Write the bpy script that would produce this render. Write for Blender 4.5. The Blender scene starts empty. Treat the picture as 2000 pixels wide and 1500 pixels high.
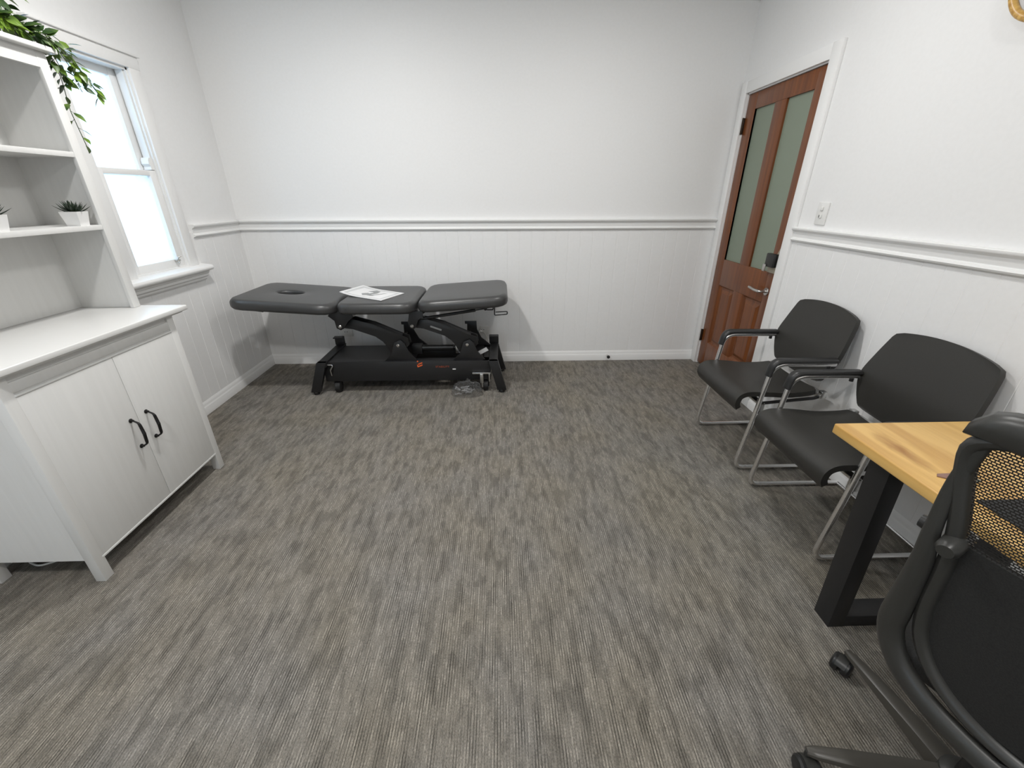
import bpy, bmesh, math, random
from mathutils import Vector, Matrix
random.seed(7)
S = bpy.context.scene
COL = S.collection
pi = math.pi
R = math.radians

# ------------------------------------------------------------------ camera
H = 1.3953
cam_d = bpy.data.cameras.new('camera'); cam = bpy.data.objects.new('camera', cam_d); COL.objects.link(cam)
S.camera = cam
cam_d.sensor_fit = 'HORIZONTAL'; cam_d.sensor_width = 36.0; cam_d.lens = 806.56 / 2000 * 36.0
cam_d.clip_start = 0.02
pt, yw, rl = .4298, .0269, -.0022
f0 = Vector((math.sin(yw), math.cos(yw), 0)); r0 = Vector((math.cos(yw), -math.sin(yw), 0)); up = Vector((0, 0, 1))
fw = f0 * math.cos(pt) - up * math.sin(pt); uu = f0 * math.sin(pt) + up * math.cos(pt)
rr = r0 * math.cos(rl) + uu * math.sin(rl); u2 = uu * math.cos(rl) - r0 * math.sin(rl)
cam.matrix_world = Matrix(((rr.x, u2.x, -fw.x, 0), (rr.y, u2.y, -fw.y, 0), (rr.z, u2.z, -fw.z, H), (0, 0, 0, 1)))

# ------------------------------------------------------------------ world, lights, exposure
S.view_settings.view_transform = 'Standard'; S.view_settings.look = 'None'
S.view_settings.gamma = 1.0; S.view_settings.use_curve_mapping = False
S.view_settings.exposure = 0.02
W = bpy.data.worlds.new('daylight'); S.world = W; W.use_nodes = True
bg = W.node_tree.nodes['Background']; bg.inputs[0].default_value = (0.62, 0.82, 1.0, 1); bg.inputs[1].default_value = 2.7
LIGHTS = [(0.72, 2.1, 12), (-0.92, 2.05, 22), (0.55, 0.0, 12), (-0.92, 0.0, 20)]
CEIL = 2.66
for i, (lx, ly, pw) in enumerate(LIGHTS):
    for kind, e_, dz in (('AREA', pw, .024), ('POINT', pw * .27, .12)):
        ld = bpy.data.lights.new('ceiling_lamp', kind); ld.energy = e_; ld.color = (1.0, 0.985, 0.965)
        if kind == 'AREA': ld.shape = 'DISK'; ld.size = .13
        else: ld.shadow_soft_size = .08
        lo = bpy.data.objects.new('ceiling_lamp', ld); COL.objects.link(lo); lo.location = (lx, ly, CEIL - dz)

# ------------------------------------------------------------------ materials
def mat(name, col, rough=.5, metal=0., spec=.5, **kw):
    m = bpy.data.materials.new(name); m.use_nodes = True
    b = m.node_tree.nodes['Principled BSDF']
    b.inputs['Base Color'].default_value = (*col, 1); b.inputs['Roughness'].default_value = rough
    b.inputs['Metallic'].default_value = metal; b.inputs['Specular IOR Level'].default_value = spec
    for k, v in kw.items(): b.inputs[k.replace('_', ' ')].default_value = v
    return m
def N(m, t, **kw):
    n = m.node_tree.nodes.new(t)
    for k, v in kw.items(): setattr(n, k, v)
    return n
def LK(m, a, b): m.node_tree.links.new(a, b)
def noise_mat(name, c1, c2, rough, scale=(1, 1, 1), nscale=20, detail=4, bump=0, metal=0, spec=.5, lo=.35, hi=.65, bdist=.002):
    m = mat(name, c1, rough, metal, spec); b = m.node_tree.nodes['Principled BSDF']
    tc = N(m, 'ShaderNodeTexCoord'); mp = N(m, 'ShaderNodeMapping'); mp.inputs['Scale'].default_value = scale
    no = N(m, 'ShaderNodeTexNoise'); no.inputs['Scale'].default_value = nscale; no.inputs['Detail'].default_value = detail
    cr = N(m, 'ShaderNodeValToRGB'); e = cr.color_ramp.elements
    e[0].position = lo; e[1].position = hi; e[0].color = (*c1, 1); e[1].color = (*c2, 1)
    LK(m, tc.outputs['Object'], mp.inputs[0]); LK(m, mp.outputs[0], no.inputs['Vector'])
    LK(m, no.outputs['Fac'], cr.inputs[0]); LK(m, cr.outputs[0], b.inputs['Base Color'])
    if bump:
        bu = N(m, 'ShaderNodeBump'); bu.inputs['Strength'].default_value = bump; bu.inputs['Distance'].default_value = bdist
        LK(m, no.outputs['Fac'], bu.inputs['Height']); LK(m, bu.outputs[0], b.inputs['Normal'])
    return m
M = {}
M['wall'] = noise_mat('wall_paint', (.83, .83, .825), (.845, .845, .84), .55, nscale=60, bump=.03)
M['trim'] = mat('gloss_white_trim', (.84, .84, .83), .32)
M['ceil'] = mat('ceiling_paint', (.86, .86, .86), .7)
M['cab'] = noise_mat('white_stained_wood', (.70, .70, .685), (.725, .725, .71), .42, scale=(1, 1, .06), nscale=55, bump=.02)
M['cabtop'] = mat('white_satin_top', (.74, .74, .725), .28)
M['black_metal'] = noise_mat('black_powder_coat', (.011, .011, .012), (.016, .016, .017), .42, nscale=700, bump=.05)
M['black_plastic'] = mat('black_plastic', (.016, .016, .016), .38)
M['grey_plastic'] = noise_mat('charcoal_plastic', (.028, .028, .026), (.034, .034, .031), .36, nscale=900, bump=.05)
M['sheen_plastic'] = mat('plastic_painted_sheen', (.060, .056, .048), .34)  # dark plastic lightened: grazing highlight on the base arms put into the colour
M['dim_orange'] = mat('dim_orange_print', (.38, .075, .03), .45)
M['rubber'] = mat('black_rubber', (.012, .012, .012), .6)
M['vinyl'] = noise_mat('black_vinyl', (.038, .038, .038), (.043, .043, .043), .36, nscale=500, bump=.12, bdist=.0006, spec=.6)
M['leather'] = noise_mat('dark_leatherette', (.022, .021, .0185), (.027, .0255, .022), .46, nscale=420, bump=.15, bdist=.0006)
M['chrome'] = mat('chrome', (.88, .88, .88), .26, 1.0)
M['alu'] = mat('brushed_aluminium', (.62, .62, .61), .28, 1.0)
M['steel'] = mat('satin_steel', (.55, .54, .52), .3, 1.0)
M['paper'] = mat('white_paper', (.82, .82, .82), .5)
M['greyink'] = mat('grey_ink', (.30, .31, .31), .5)
M['paleink'] = mat('pale_grey_ink', (.62, .63, .63), .5)
M['orange'] = mat('orange_print', (.75, .13, .035), .4)
M['white_plastic'] = mat('white_plastic', (.78, .78, .76), .3)
M['dark'] = mat('dark_slot', (.02, .02, .02), .6)
M['iron'] = mat('black_iron_handle', (.012, .011, .011), .35, .4)
M['pot'] = mat('white_ceramic', (.78, .78, .77), .4)
M['soil'] = mat('dark_soil', (.03, .026, .02), .9)
M['succ'] = noise_mat('succulent_green', (.010, .020, .012), (.03, .05, .028), .45, nscale=40)
M['filler'] = mat('grey_packing', (.42, .42, .42), .3)
M['stem'] = mat('vine_stem', (.05, .085, .02), .6)
M['gold'] = noise_mat('gold_rattan', (.42, .22, .045), (.66, .42, .12), .38, nscale=30, scale=(1, 3, 3))
M['mirror'] = mat('pale_centre', (.55, .56, .57), .3)
M['cord'] = mat('white_cord', (.74, .74, .70), .45)
M['brass'] = mat('dark_hinge', (.05, .035, .025), .4, .8)
M['backplate'] = mat('beige_backplate', (.36, .33, .26), .35, .5)
M['pad'] = mat('black_desk_mat', (.012, .012, .012), .6)
M['lens'] = mat('greenish_case', (.16, .18, .13), .25)
M['lens2'] = mat('brown_card', (.24, .13, .10), .35)
M['backfabric'] = noise_mat('black_back_fabric', (.008, .008, .008), (.016, .016, .015), .8, nscale=380, bump=.3)

def leaf_material():
    m = noise_mat('leaf_green', (.022, .060, .010), (.14, .24, .02), .38, nscale=14, detail=1, lo=.42, hi=.66)
    return m
M['leaf'] = leaf_material()

def wood_door():
    m = mat('red_brown_timber', (.2, .06, .03), .30); b = m.node_tree.nodes['Principled BSDF']
    tc = N(m, 'ShaderNodeTexCoord'); mp = N(m, 'ShaderNodeMapping'); mp.inputs['Scale'].default_value = (30, 30, 1.2)
    no = N(m, 'ShaderNodeTexNoise'); no.inputs['Scale'].default_value = 1.6; no.inputs['Detail'].default_value = 5
    cr = N(m, 'ShaderNodeValToRGB'); e = cr.color_ramp.elements
    e[0].position = .3; e[1].position = .72; e[0].color = (.120, .034, .0085, 1); e[1].color = (.212, .066, .015, 1)
    LK(m, tc.outputs['Object'], mp.inputs[0]); LK(m, mp.outputs[0], no.inputs['Vector']); LK(m, no.outputs['Fac'], cr.inputs[0])
    LK(m, cr.outputs[0], b.inputs['Base Color'])
    return m
M['door'] = wood_door()
M['doorglass'] = mat('frosted_green_glass', (.215, .255, .195), .42)

def carpet():
    m = mat('ribbed_carpet', (.1, .1, .1), .95, spec=.15); b = m.node_tree.nodes['Principled BSDF']
    tc = N(m, 'ShaderNodeTexCoord')
    def nz(sc, detail, rough=.5):
        mp = N(m, 'ShaderNodeMapping'); mp.inputs['Scale'].default_value = sc
        n = N(m, 'ShaderNodeTexNoise'); n.inputs['Scale'].default_value = 1; n.inputs['Detail'].default_value = detail
        n.inputs['Roughness'].default_value = rough
        LK(m, tc.outputs['Object'], mp.inputs[0]); LK(m, mp.outputs[0], n.inputs['Vector']); return n
    def math_(op, a, bb=0):
        n = N(m, 'ShaderNodeMath', operation=op)
        for i, x in enumerate((a, bb)):
            if isinstance(x, (int, float)): n.inputs[i].default_value = x
            else: LK(m, x, n.inputs[i])
        return n.outputs[0]
    sx = N(m, 'ShaderNodeSeparateXYZ'); LK(m, tc.outputs['Object'], sx.inputs[0])
    PITCH = .0086
    cell = math_('FLOOR', math_('DIVIDE', sx.outputs[0], PITCH))     # one value per rib
    def ribnoise(fy, detail, off):
        cb = N(m, 'ShaderNodeCombineXYZ'); LK(m, math_('MULTIPLY', cell, 7.31), cb.inputs[0]); LK(m, math_('MULTIPLY', sx.outputs[1], fy), cb.inputs[1]); cb.inputs[2].default_value = off
        n = N(m, 'ShaderNodeTexNoise'); n.inputs['Scale'].default_value = 1; n.inputs['Detail'].default_value = detail; LK(m, cb.outputs[0], n.inputs['Vector']); return n.outputs['Fac']
    big = nz((24, 7.5, 1), 4, .62)      # darker flecked areas
    broad = nz((6, 1.6, 1), 2, .5)
    dash = ribnoise(5.5, 2, 0); dash2 = ribnoise(22, 2, 5)
    fine = nz((480, 190, 1), 2, .6)    # single tufts
    tint = nz((3, 2.2, 1), 2)
    def ss(v, lo_, hi_):
        n = N(m, 'ShaderNodeMapRange', interpolation_type='SMOOTHSTEP'); n.inputs['From Min'].default_value = lo_; n.inputs['From Max'].default_value = hi_
        LK(m, v, n.inputs['Value']); return n.outputs[0]
    fr = math_('FRACT', math_('DIVIDE', sx.outputs[0], PITCH))
    dd = math_('ABSOLUTE', math_('SUBTRACT', fr, .5))            # 0 on the rib crest, .5 in the groove
    crest = math_('SUBTRACT', 1, ss(dd, .10, .34)); groove = ss(dd, .26, .46)
    patch = ss(math_('ADD', big.outputs['Fac'], math_('MULTIPLY', math_('SUBTRACT', dash2, .5), .35)), .50, .60)
    lit = math_('MULTIPLY', math_('MULTIPLY', crest, ss(dash2, .46, .60)), math_('SUBTRACT', 1, math_('MULTIPLY', patch, .75)))
    drk = math_('MULTIPLY', groove, ss(dash, .44, .60))
    val = math_('SUBTRACT', math_('ADD', .94, math_('MULTIPLY', lit, .46)), math_('MULTIPLY', drk, .68))
    val = math_('MULTIPLY', val, math_('SUBTRACT', 1.05, math_('MULTIPLY', patch, .26)))
    val = math_('MULTIPLY', val, math_('ADD', math_('MULTIPLY', fine.outputs['Fac'], 1.9), .06))
    val = math_('MULTIPLY', val, math_('ADD', math_('MULTIPLY', broad.outputs['Fac'], .24), .90))
    rib = math_('SUBTRACT', 1, math_('MULTIPLY', dd, 4))
    tr = N(m, 'ShaderNodeValToRGB'); t = tr.color_ramp.elements
    t[0].position = .35; t[1].position = .65; t[0].color = (.212, .193, .161, 1); t[1].color = (.204, .192, .173, 1)
    LK(m, tint.outputs['Fac'], tr.inputs[0])
    m2 = N(m, 'ShaderNodeVectorMath', operation='SCALE'); LK(m, tr.outputs[0], m2.inputs[0]); LK(m, val, m2.inputs['Scale'])
    LK(m, m2.outputs[0], b.inputs['Base Color'])
    bu = N(m, 'ShaderNodeBump'); bu.inputs['Strength'].default_value = .5; bu.inputs['Distance'].default_value = .002
    LK(m, math_('ADD', rib, math_('MULTIPLY', fine.outputs['Fac'], 2.)), bu.inputs['Height']); LK(m, bu.outputs[0], b.inputs['Normal'])
    return m
M['carpet'] = carpet()

def desk_wood():
    m = mat('golden_timber', (.6, .4, .18), .32); b = m.node_tree.nodes['Principled BSDF']
    tc = N(m, 'ShaderNodeTexCoord'); mp = N(m, 'ShaderNodeMapping'); mp.inputs['Scale'].default_value = (14, 1.4, 14)
    no = N(m, 'ShaderNodeTexNoise'); no.inputs['Scale'].default_value = 1.5; no.inputs['Detail'].default_value = 5
    no.inputs['Distortion'].default_value = .6
    cr = N(m, 'ShaderNodeValToRGB'); e = cr.color_ramp.elements
    e[0].position = .28; e[1].position = .62; e[0].color = (.50, .27, .070, 1); e[1].color = (.68, .43, .140, 1)
    LK(m, tc.outputs['Object'], mp.inputs[0]); LK(m, mp.outputs[0], no.inputs['Vector']); LK(m, no.outputs['Fac'], cr.inputs[0])
    # dark knot streak near the free corner
    mp2 = N(m, 'ShaderNodeMapping'); mp2.inputs['Location'].default_value = (.272 * 22, -.745 * 6.5, 0); mp2.inputs['Scale'].default_value = (22, 6.5, 0)
    LK(m, tc.outputs['Object'], mp2.inputs[0])
    no3 = N(m, 'ShaderNodeTexNoise'); no3.inputs['Scale'].default_value = 2.2; LK(m, mp2.outputs[0], no3.inputs['Vector'])
    ad = N(m, 'ShaderNodeVectorMath', operation='ADD'); LK(m, mp2.outputs[0], ad.inputs[0])
    sc = N(m, 'ShaderNodeVectorMath', operation='SCALE'); LK(m, no3.outputs['Color'], sc.inputs[0]); sc.inputs['Scale'].default_value = .9
    sb = N(m, 'ShaderNodeVectorMath', operation='SUBTRACT'); LK(m, sc.outputs[0], sb.inputs[0]); sb.inputs[1].default_value = (.45, .45, .45)
    LK(m, sb.outputs[0], ad.inputs[1])
    ln = N(m, 'ShaderNodeVectorMath', operation='LENGTH'); LK(m, ad.outputs[0], ln.inputs[0])
    kr = N(m, 'ShaderNodeValToRGB'); k = kr.color_ramp.elements
    k[0].position = .1; k[1].position = .75; k[0].color = (.55, .42, .30, 1); k[1].color = (1, 1, 1, 1)
    LK(m, ln.outputs['Value'], kr.inputs[0])
    mu = N(m, 'ShaderNodeVectorMath', operation='MULTIPLY'); LK(m, cr.outputs[0], mu.inputs[0]); LK(m, kr.outputs[0], mu.inputs[1])
    LK(m, mu.outputs[0], b.inputs['Base Color'])
    return m
M['desk'] = desk_wood()

def window_glass():
    m = bpy.data.materials.new('frosted_window_glass'); m.use_nodes = True; nt = m.node_tree; nt.nodes.clear()
    o = N(m, 'ShaderNodeOutputMaterial'); t = N(m, 'ShaderNodeBsdfTransparent'); t.inputs[0].default_value = (.93, .97, 1, 1)
    d = N(m, 'ShaderNodeBsdfTranslucent'); d.inputs[0].default_value = (.9, .95, 1, 1)
    mx = N(m, 'ShaderNodeMixShader'); mx.inputs[0].default_value = .35
    LK(m, t.outputs[0], mx.inputs[1]); LK(m, d.outputs[0], mx.inputs[2])
    g = N(m, 'ShaderNodeBsdfGlossy'); g.inputs['Roughness'].default_value = .15
    m2 = N(m, 'ShaderNodeMixShader'); m2.inputs[0].default_value = .05
    LK(m, mx.outputs[0], m2.inputs[1]); LK(m, g.outputs[0], m2.inputs[2]); LK(m, m2.outputs[0], o.inputs[0])
    return m
M['glass'] = window_glass()

def mesh_fabric():
    m = mat('open_mesh_fabric', (.012, .011, .010), .6); nt = m.node_tree; b = nt.nodes['Principled BSDF']; out = nt.nodes['Material Output']
    tc = N(m, 'ShaderNodeTexCoord'); sx = N(m, 'ShaderNodeSeparateXYZ'); LK(m, tc.outputs['Object'], sx.inputs[0])
    def mt(op, a, bb=0):
        n = N(m, 'ShaderNodeMath', operation=op)
        for i, x in enumerate((a, bb)):
            if isinstance(x, (int, float)): n.inputs[i].default_value = x
            else: LK(m, x, n.inputs[i])
        return n.outputs[0]
    v = mt('DIVIDE', sx.outputs[2], .0046)
    row = mt('FLOOR', v)
    u = mt('ADD', mt('DIVIDE', sx.outputs[1], .0062), mt('MULTIPLY', row, .5))
    fu = mt('ABSOLUTE', mt('SUBTRACT', mt('FRACT', u), .5)); fv = mt('ABSOLUTE', mt('SUBTRACT', mt('FRACT', v), .5))
    hole = mt('MULTIPLY', mt('LESS_THAN', fu, .36), mt('LESS_THAN', fv, .27))
    tr = N(m, 'ShaderNodeBsdfTransparent'); mx = N(m, 'ShaderNodeMixShader')
    LK(m, hole, mx.inputs[0]); LK(m, b.outputs[0], mx.inputs[1]); LK(m, tr.outputs[0], mx.inputs[2]); LK(m, mx.outputs[0], out.inputs[0])
    return m
M['mesh'] = mesh_fabric()

def plastic_bag():
    m = bpy.data.materials.new('clear_plastic'); m.use_nodes = True; nt = m.node_tree; nt.nodes.clear()
    o = N(m, 'ShaderNodeOutputMaterial'); t = N(m, 'ShaderNodeBsdfTransparent'); t.inputs[0].default_value = (.86, .86, .86, 1)
    g = N(m, 'ShaderNodeBsdfPrincipled'); g.inputs['Roughness'].default_value = .16
    tc = N(m, 'ShaderNodeTexCoord'); no = N(m, 'ShaderNodeTexNoise', noise_type='RIDGED_MULTIFRACTAL'); no.inputs['Scale'].default_value = 17; no.inputs['Detail'].default_value = 3
    LK(m, tc.outputs['Object'], no.inputs['Vector'])
    cr = N(m, 'ShaderNodeValToRGB'); e = cr.color_ramp.elements; e[0].position = .35; e[1].position = .95; e[0].color = (.22, .22, .22, 1); e[1].color = (.95, .95, .95, 1)  # bright highlights on the wrinkles painted into the base colour
    LK(m, no.outputs['Fac'], cr.inputs[0]); LK(m, cr.outputs[0], g.inputs['Base Color'])
    bu = N(m, 'ShaderNodeBump'); bu.inputs['Strength'].default_value = 1; bu.inputs['Distance'].default_value = .012; LK(m, no.outputs['Fac'], bu.inputs['Height']); LK(m, bu.outputs[0], g.inputs['Normal'])
    fr = N(m, 'ShaderNodeMapRange'); fr.inputs['From Min'].default_value = .3; fr.inputs['From Max'].default_value = 1.0; fr.inputs['To Min'].default_value = .18; fr.inputs['To Max'].default_value = .95
    LK(m, no.outputs['Fac'], fr.inputs['Value'])
    mx = N(m, 'ShaderNodeMixShader'); LK(m, fr.outputs[0], mx.inputs[0]); LK(m, t.outputs[0], mx.inputs[1]); LK(m, g.outputs[0], mx.inputs[2])
    LK(m, mx.outputs[0], o.inputs[0]); return m
M['bag'] = plastic_bag()

# ------------------------------------------------------------------ mesh helpers
def BM(): return bmesh.new()
def box(bm, x0, x1, y0, y1, z0, z1, bev=0, seg=2):
    vs = [bm.verts.new(p) for p in [(x0, y0, z0), (x1, y0, z0), (x1, y1, z0), (x0, y1, z0), (x0, y0, z1), (x1, y0, z1), (x1, y1, z1), (x0, y1, z1)]]
    fs = [bm.faces.new([vs[i] for i in q]) for q in [(0, 3, 2, 1), (4, 5, 6, 7), (0, 1, 5, 4), (1, 2, 6, 5), (2, 3, 7, 6), (3, 0, 4, 7)]]
    if bev:
        es = list({e for f in fs for e in f.edges})
        bmesh.ops.bevel(bm, geom=es, offset=bev, segments=seg, affect='EDGES', profile=.5)
    return vs
def prism(bm, pts, fn, a, b, bev=0):
    """polygon pts (2D) swept between a and b; fn(p, q, t) -> 3D point"""
    n = len(pts)
    va = [bm.verts.new(fn(p[0], p[1], a)) for p in pts]; vb = [bm.verts.new(fn(p[0], p[1], b)) for p in pts]
    fs = [bm.faces.new(va[::-1]), bm.faces.new(vb)]
    for i in range(n): fs.append(bm.faces.new([va[i], va[(i + 1) % n], vb[(i + 1) % n], vb[i]]))
    if bev:
        es = list(fs[0].edges) + list(fs[1].edges)
        bmesh.ops.bevel(bm, geom=es, offset=bev, segments=2, affect='EDGES', profile=.5)
def fillet(pts, r, seg=6):
    pts = [Vector(p) for p in pts]; rs = r if isinstance(r, (list, tuple)) else [r] * len(pts)
    out = [pts[0]]
    for i in range(1, len(pts) - 1):
        a, b, c = pts[i - 1], pts[i], pts[i + 1]
        u = (a - b); v = (c - b); lu, lv = u.length, v.length; u.normalize(); v.normalize()
        ang = u.angle(v)
        if ang > pi - .05: out.append(b); continue
        d = min(rs[i] / math.tan(ang / 2), lu * .48, lv * .48)
        p, q = b + u * d, b + v * d
        for k in range(seg + 1):
            t = k / seg
            out.append(p * (1 - t) ** 2 + b * 2 * t * (1 - t) + q * t * t)
    out.append(pts[-1]); return out
def tube(bm, pts, r, n=10, closed=False, flat=None, capped=True):
    """r float or list; flat=(a,b) gives an elliptical section a along frame normal, b along binormal"""
    pts = [Vector(p) for p in pts]; m = len(pts)
    rs = r if isinstance(r, (list, tuple)) else [r] * m
    tans = []
    for i in range(m):
        a = pts[(i - 1) % m] if (closed or i > 0) else pts[i]; b = pts[(i + 1) % m] if (closed or i < m - 1) else pts[i]
        tans.append((b - a).normalized())
    ref = Vector((0, 0, 1)) if abs(tans[0].z) < .9 else Vector((1, 0, 0))
    nrm = tans[0].cross(ref).normalized(); rings = []
    for i in range(m):
        t = tans[i]; nrm = (nrm - t * nrm.dot(t)).normalized(); bn = t.cross(nrm)
        fa, fb = flat if flat else (1, 1)
        rings.append([bm.verts.new(pts[i] + (nrm * math.cos(2 * pi * k / n) * fa + bn * math.sin(2 * pi * k / n) * fb) * rs[i]) for k in range(n)])
    for i in range(m if closed else m - 1):
        A, B = rings[i], rings[(i + 1) % m]
        for k in range(n): bm.faces.new([A[k], A[(k + 1) % n], B[(k + 1) % n], B[k]])
    if capped and not closed:
        bm.faces.new(rings[0][::-1]); bm.faces.new(rings[-1])
def lathe(bm, prof, c=(0, 0, 0), n=24, axis='z'):
    """prof list of (r, h)"""
    def P(r, h, a):
        x, y = r * math.cos(a), r * math.sin(a)
        v = {'z': (x, y, h), 'x': (h, x, y), 'y': (x, h, y)}[axis]
        return Vector(v) + Vector(c)
    rings = []
    for r, h in prof:
        rings.append([bm.verts.new(P(r, h, 0))] if r < 1e-6 else [bm.verts.new(P(r, h, 2 * pi * k / n)) for k in range(n)])
    for A, B in zip(rings, rings[1:]):
        for k in range(n):
            q = [A[k % len(A)], A[(k + 1) % n % len(A)], B[(k + 1) % n % len(B)], B[k % len(B)]]
            u = []
            for v in q:
                if v not in u: u.append(v)
            if len(u) > 2: bm.faces.new(u)
    if len(rings[0]) > 1: bm.faces.new(rings[0][::-1])
    if len(rings[-1]) > 1: bm.faces.new(rings[-1])
def profile(bm, prof, p0, p1, out):
    """prof list of (d, z): d away from the wall along 'out'; swept from p0 to p1 (xy)"""
    o = Vector((out[0], out[1], 0))
    def fn(d, z, t): 
        b = Vector((p0[0], p0[1], 0)).lerp(Vector((p1[0], p1[1], 0)), t); return b + o * d + Vector((0, 0, z))
    prism(bm, prof, fn, 0, 1)
def finish(bm, ang=35):
    bmesh.ops.remove_doubles(bm, verts=bm.verts, dist=1e-6)
    bmesh.ops.recalc_face_normals(bm, faces=bm.faces)
    for f in bm.faces: f.smooth = True
    for e in bm.edges:
        if len(e.link_faces) == 2: e.smooth = e.calc_face_angle(0) < R(ang)
def obj(name, bm, m, parent=None, local=False, ang=35, label=None, subsurf=0):
    finish(bm, ang)
    me = bpy.data.meshes.new(name); bm.to_mesh(me); bm.free()
    me.materials.append(M[m] if isinstance(m, str) else m)
    o = bpy.data.objects.new(name, me); COL.objects.link(o)
    if parent:
        o.parent = parent
        if not local:
            off = Vector(); p = parent
            while p: off += p.location; p = p.parent
            me.transform(Matrix.Translation(-off))
    if label: o['label'] = label
    if subsurf:
        s = o.modifiers.new('s', 'SUBSURF'); s.levels = s.render_levels = subsurf
    return o
def thing(name, label, cat, loc=(0, 0, 0), rz=0, group=None):
    o = bpy.data.objects.new(name, None); COL.objects.link(o); o.location = loc; o.rotation_euler = (0, 0, rz)
    o.empty_display_size = .1
    o['label'] = label; o['category'] = cat
    if group: o['group'] = group
    return o
def tag(o, label, cat, group=None):
    o['label'] = label; o['category'] = cat
    if group: o['group'] = group
    return o
def struct(name, bm, m, **kw):
    o = obj(name, bm, m, **kw); o['kind'] = 'structure'; return o
def copy_thing(o, parent=None):
    c = o.copy(); COL.objects.link(c)
    if parent: c.parent = parent
    for ch in list(o.children): copy_thing(ch, c)
    return c

# ------------------------------------------------------------------ room
XL, XR, YB, YF = -2.07, 1.775, 3.56, -1.55
T = .14
bm = BM(); box(bm, XL - T, XR + T, YF - T, YB + T, -.08, 0); struct('floor', bm, 'carpet')
bm = BM(); box(bm, XL - T, XR + T, YF - T, YB + T, CEIL, CEIL + .08); struct('ceiling', bm, 'ceil')

RT = 1.17     # wainscot height behind the rail
def boards(bm, a, b, z0, z1, fn, pitch=.1, first=0.0):
    """V-jointed boards between a and b; fn(s, depth, z)"""
    pts = [(a, 0)]; k = math.ceil((a - first) / pitch)
    while first + k * pitch < b - .004:
        g = first + k * pitch
        if g > a + .004: pts += [(g - .0025, 0), (g, -.0016), (g + .0025, 0)]
        k += 1
    pts += [(b, 0)]
    va = [bm.verts.new(fn(s, d, z0)) for s, d in pts]; vb = [bm.verts.new(fn(s, d, z1)) for s, d in pts]
    wa = [bm.verts.new(fn(s, -.006, z0)) for s in (a, b)]; wb = [bm.verts.new(fn(s, -.006, z1)) for s in (a, b)]
    for i in range(len(pts) - 1): bm.faces.new([va[i], va[i + 1], vb[i + 1], vb[i]])
    bm.faces.new([vb[0]] + vb[1:] + [wb[1], wb[0]]); bm.faces.new([wa[0], wa[1]] + va[::-1])
    bm.faces.new([wa[0], va[0], vb[0], wb[0]]); bm.faces.new([va[-1], wa[1], wb[1], vb[-1]])

# left wall with window opening
WY0, WY1, WZ0, WZ1 = 2.435, 2.885, .965, 2.045
wl = XL - .006
bm = BM()
box(bm, wl - T, wl, YF - T, WY0, 0, CEIL); box(bm, wl - T, wl, WY1, YB + T, 0, CEIL)
box(bm, wl - T, wl, WY0, WY1, 0, WZ0); box(bm, wl - T, wl, WY0, WY1, WZ1, CEIL)
wall_l = struct('wall_left', bm, 'wall')
bm = BM(); fL = lambda s, d, z: (XL + d, s, z)
boards(bm, YF, 2.36, .05, RT, fL); boards(bm, 2.36, 2.96, .05, .90, fL); boards(bm, 2.96, YB, .05, RT, fL)
obj('wainscot', bm, 'wall', wall_l, ang=20)
# back wall
bm = BM(); box(bm, XL - T, XR + T, YB + .006, YB + .006 + T, 0, CEIL); wall_b = struct('wall_back', bm, 'wall')
bm = BM(); boards(bm, XL, XR, .05, RT, lambda s, d, z: (s, YB - d, z), first=.06); obj('wainscot', bm, 'wall', wall_b, ang=20)
# right wall with door opening
DY0, DY1, DZ = 2.652, 3.488, 2.055
wr = XR + .006
bm = BM()
box(bm, wr, wr + T, YF - T, DY0, 0, CEIL); box(bm, wr, wr + T, DY1, YB + T, 0, CEIL); box(bm, wr, wr + T, DY0, DY1, DZ, CEIL)
wall_r = struct('wall_right', bm, 'wall')
bm = BM(); boards(bm, YF, 2.60, .05, RT, lambda s, d, z: (XR - d, s, z), first=.04); obj('wainscot', bm, 'wall', wall_r, ang=20)
# wall behind the camera
BX0, BX1, BZ0, BZ1 = -1.75, -.75, .98, 2.05
bm = BM(); box(bm, XL - T, BX0, YF - T, YF, 0, CEIL); box(bm, BX1, XR + T, YF - T, YF, 0, CEIL)
box(bm, BX0, BX1, YF - T, YF, 0, BZ0); box(bm, BX0, BX1, YF - T, YF, BZ1, CEIL); struct('wall_front', bm, 'wall')
bm = BM(); box(bm, BX0 - .07, BX0 + .012, YF - T, YF + .018, BZ0, BZ1 + .07, .003); box(bm, BX1 - .012, BX1 + .07, YF - T, YF + .018, BZ0, BZ1 + .07, .003)  # unseen window, added to give the sideboard's side bluish daylight
box(bm, BX0, BX1, YF - T, YF + .017, BZ1 - .012, BZ1 + .069, .003); box(bm, BX0 - .10, BX1 + .10, YF - T, YF + .06, BZ0 - .03, BZ0 + .012, .004)
box(bm, BX0 + .012, BX1 - .012, YF - .09, YF - .05, 1.50, 1.54, .003); win_unseen = struct('unseen_window', bm, 'trim')
bm = BM(); box(bm, BX0 + .008, BX1 - .008, YF - .072, YF - .068, BZ0 + .01, BZ1 - .01); obj('window_pane', bm, 'glass', win_unseen)

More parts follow.
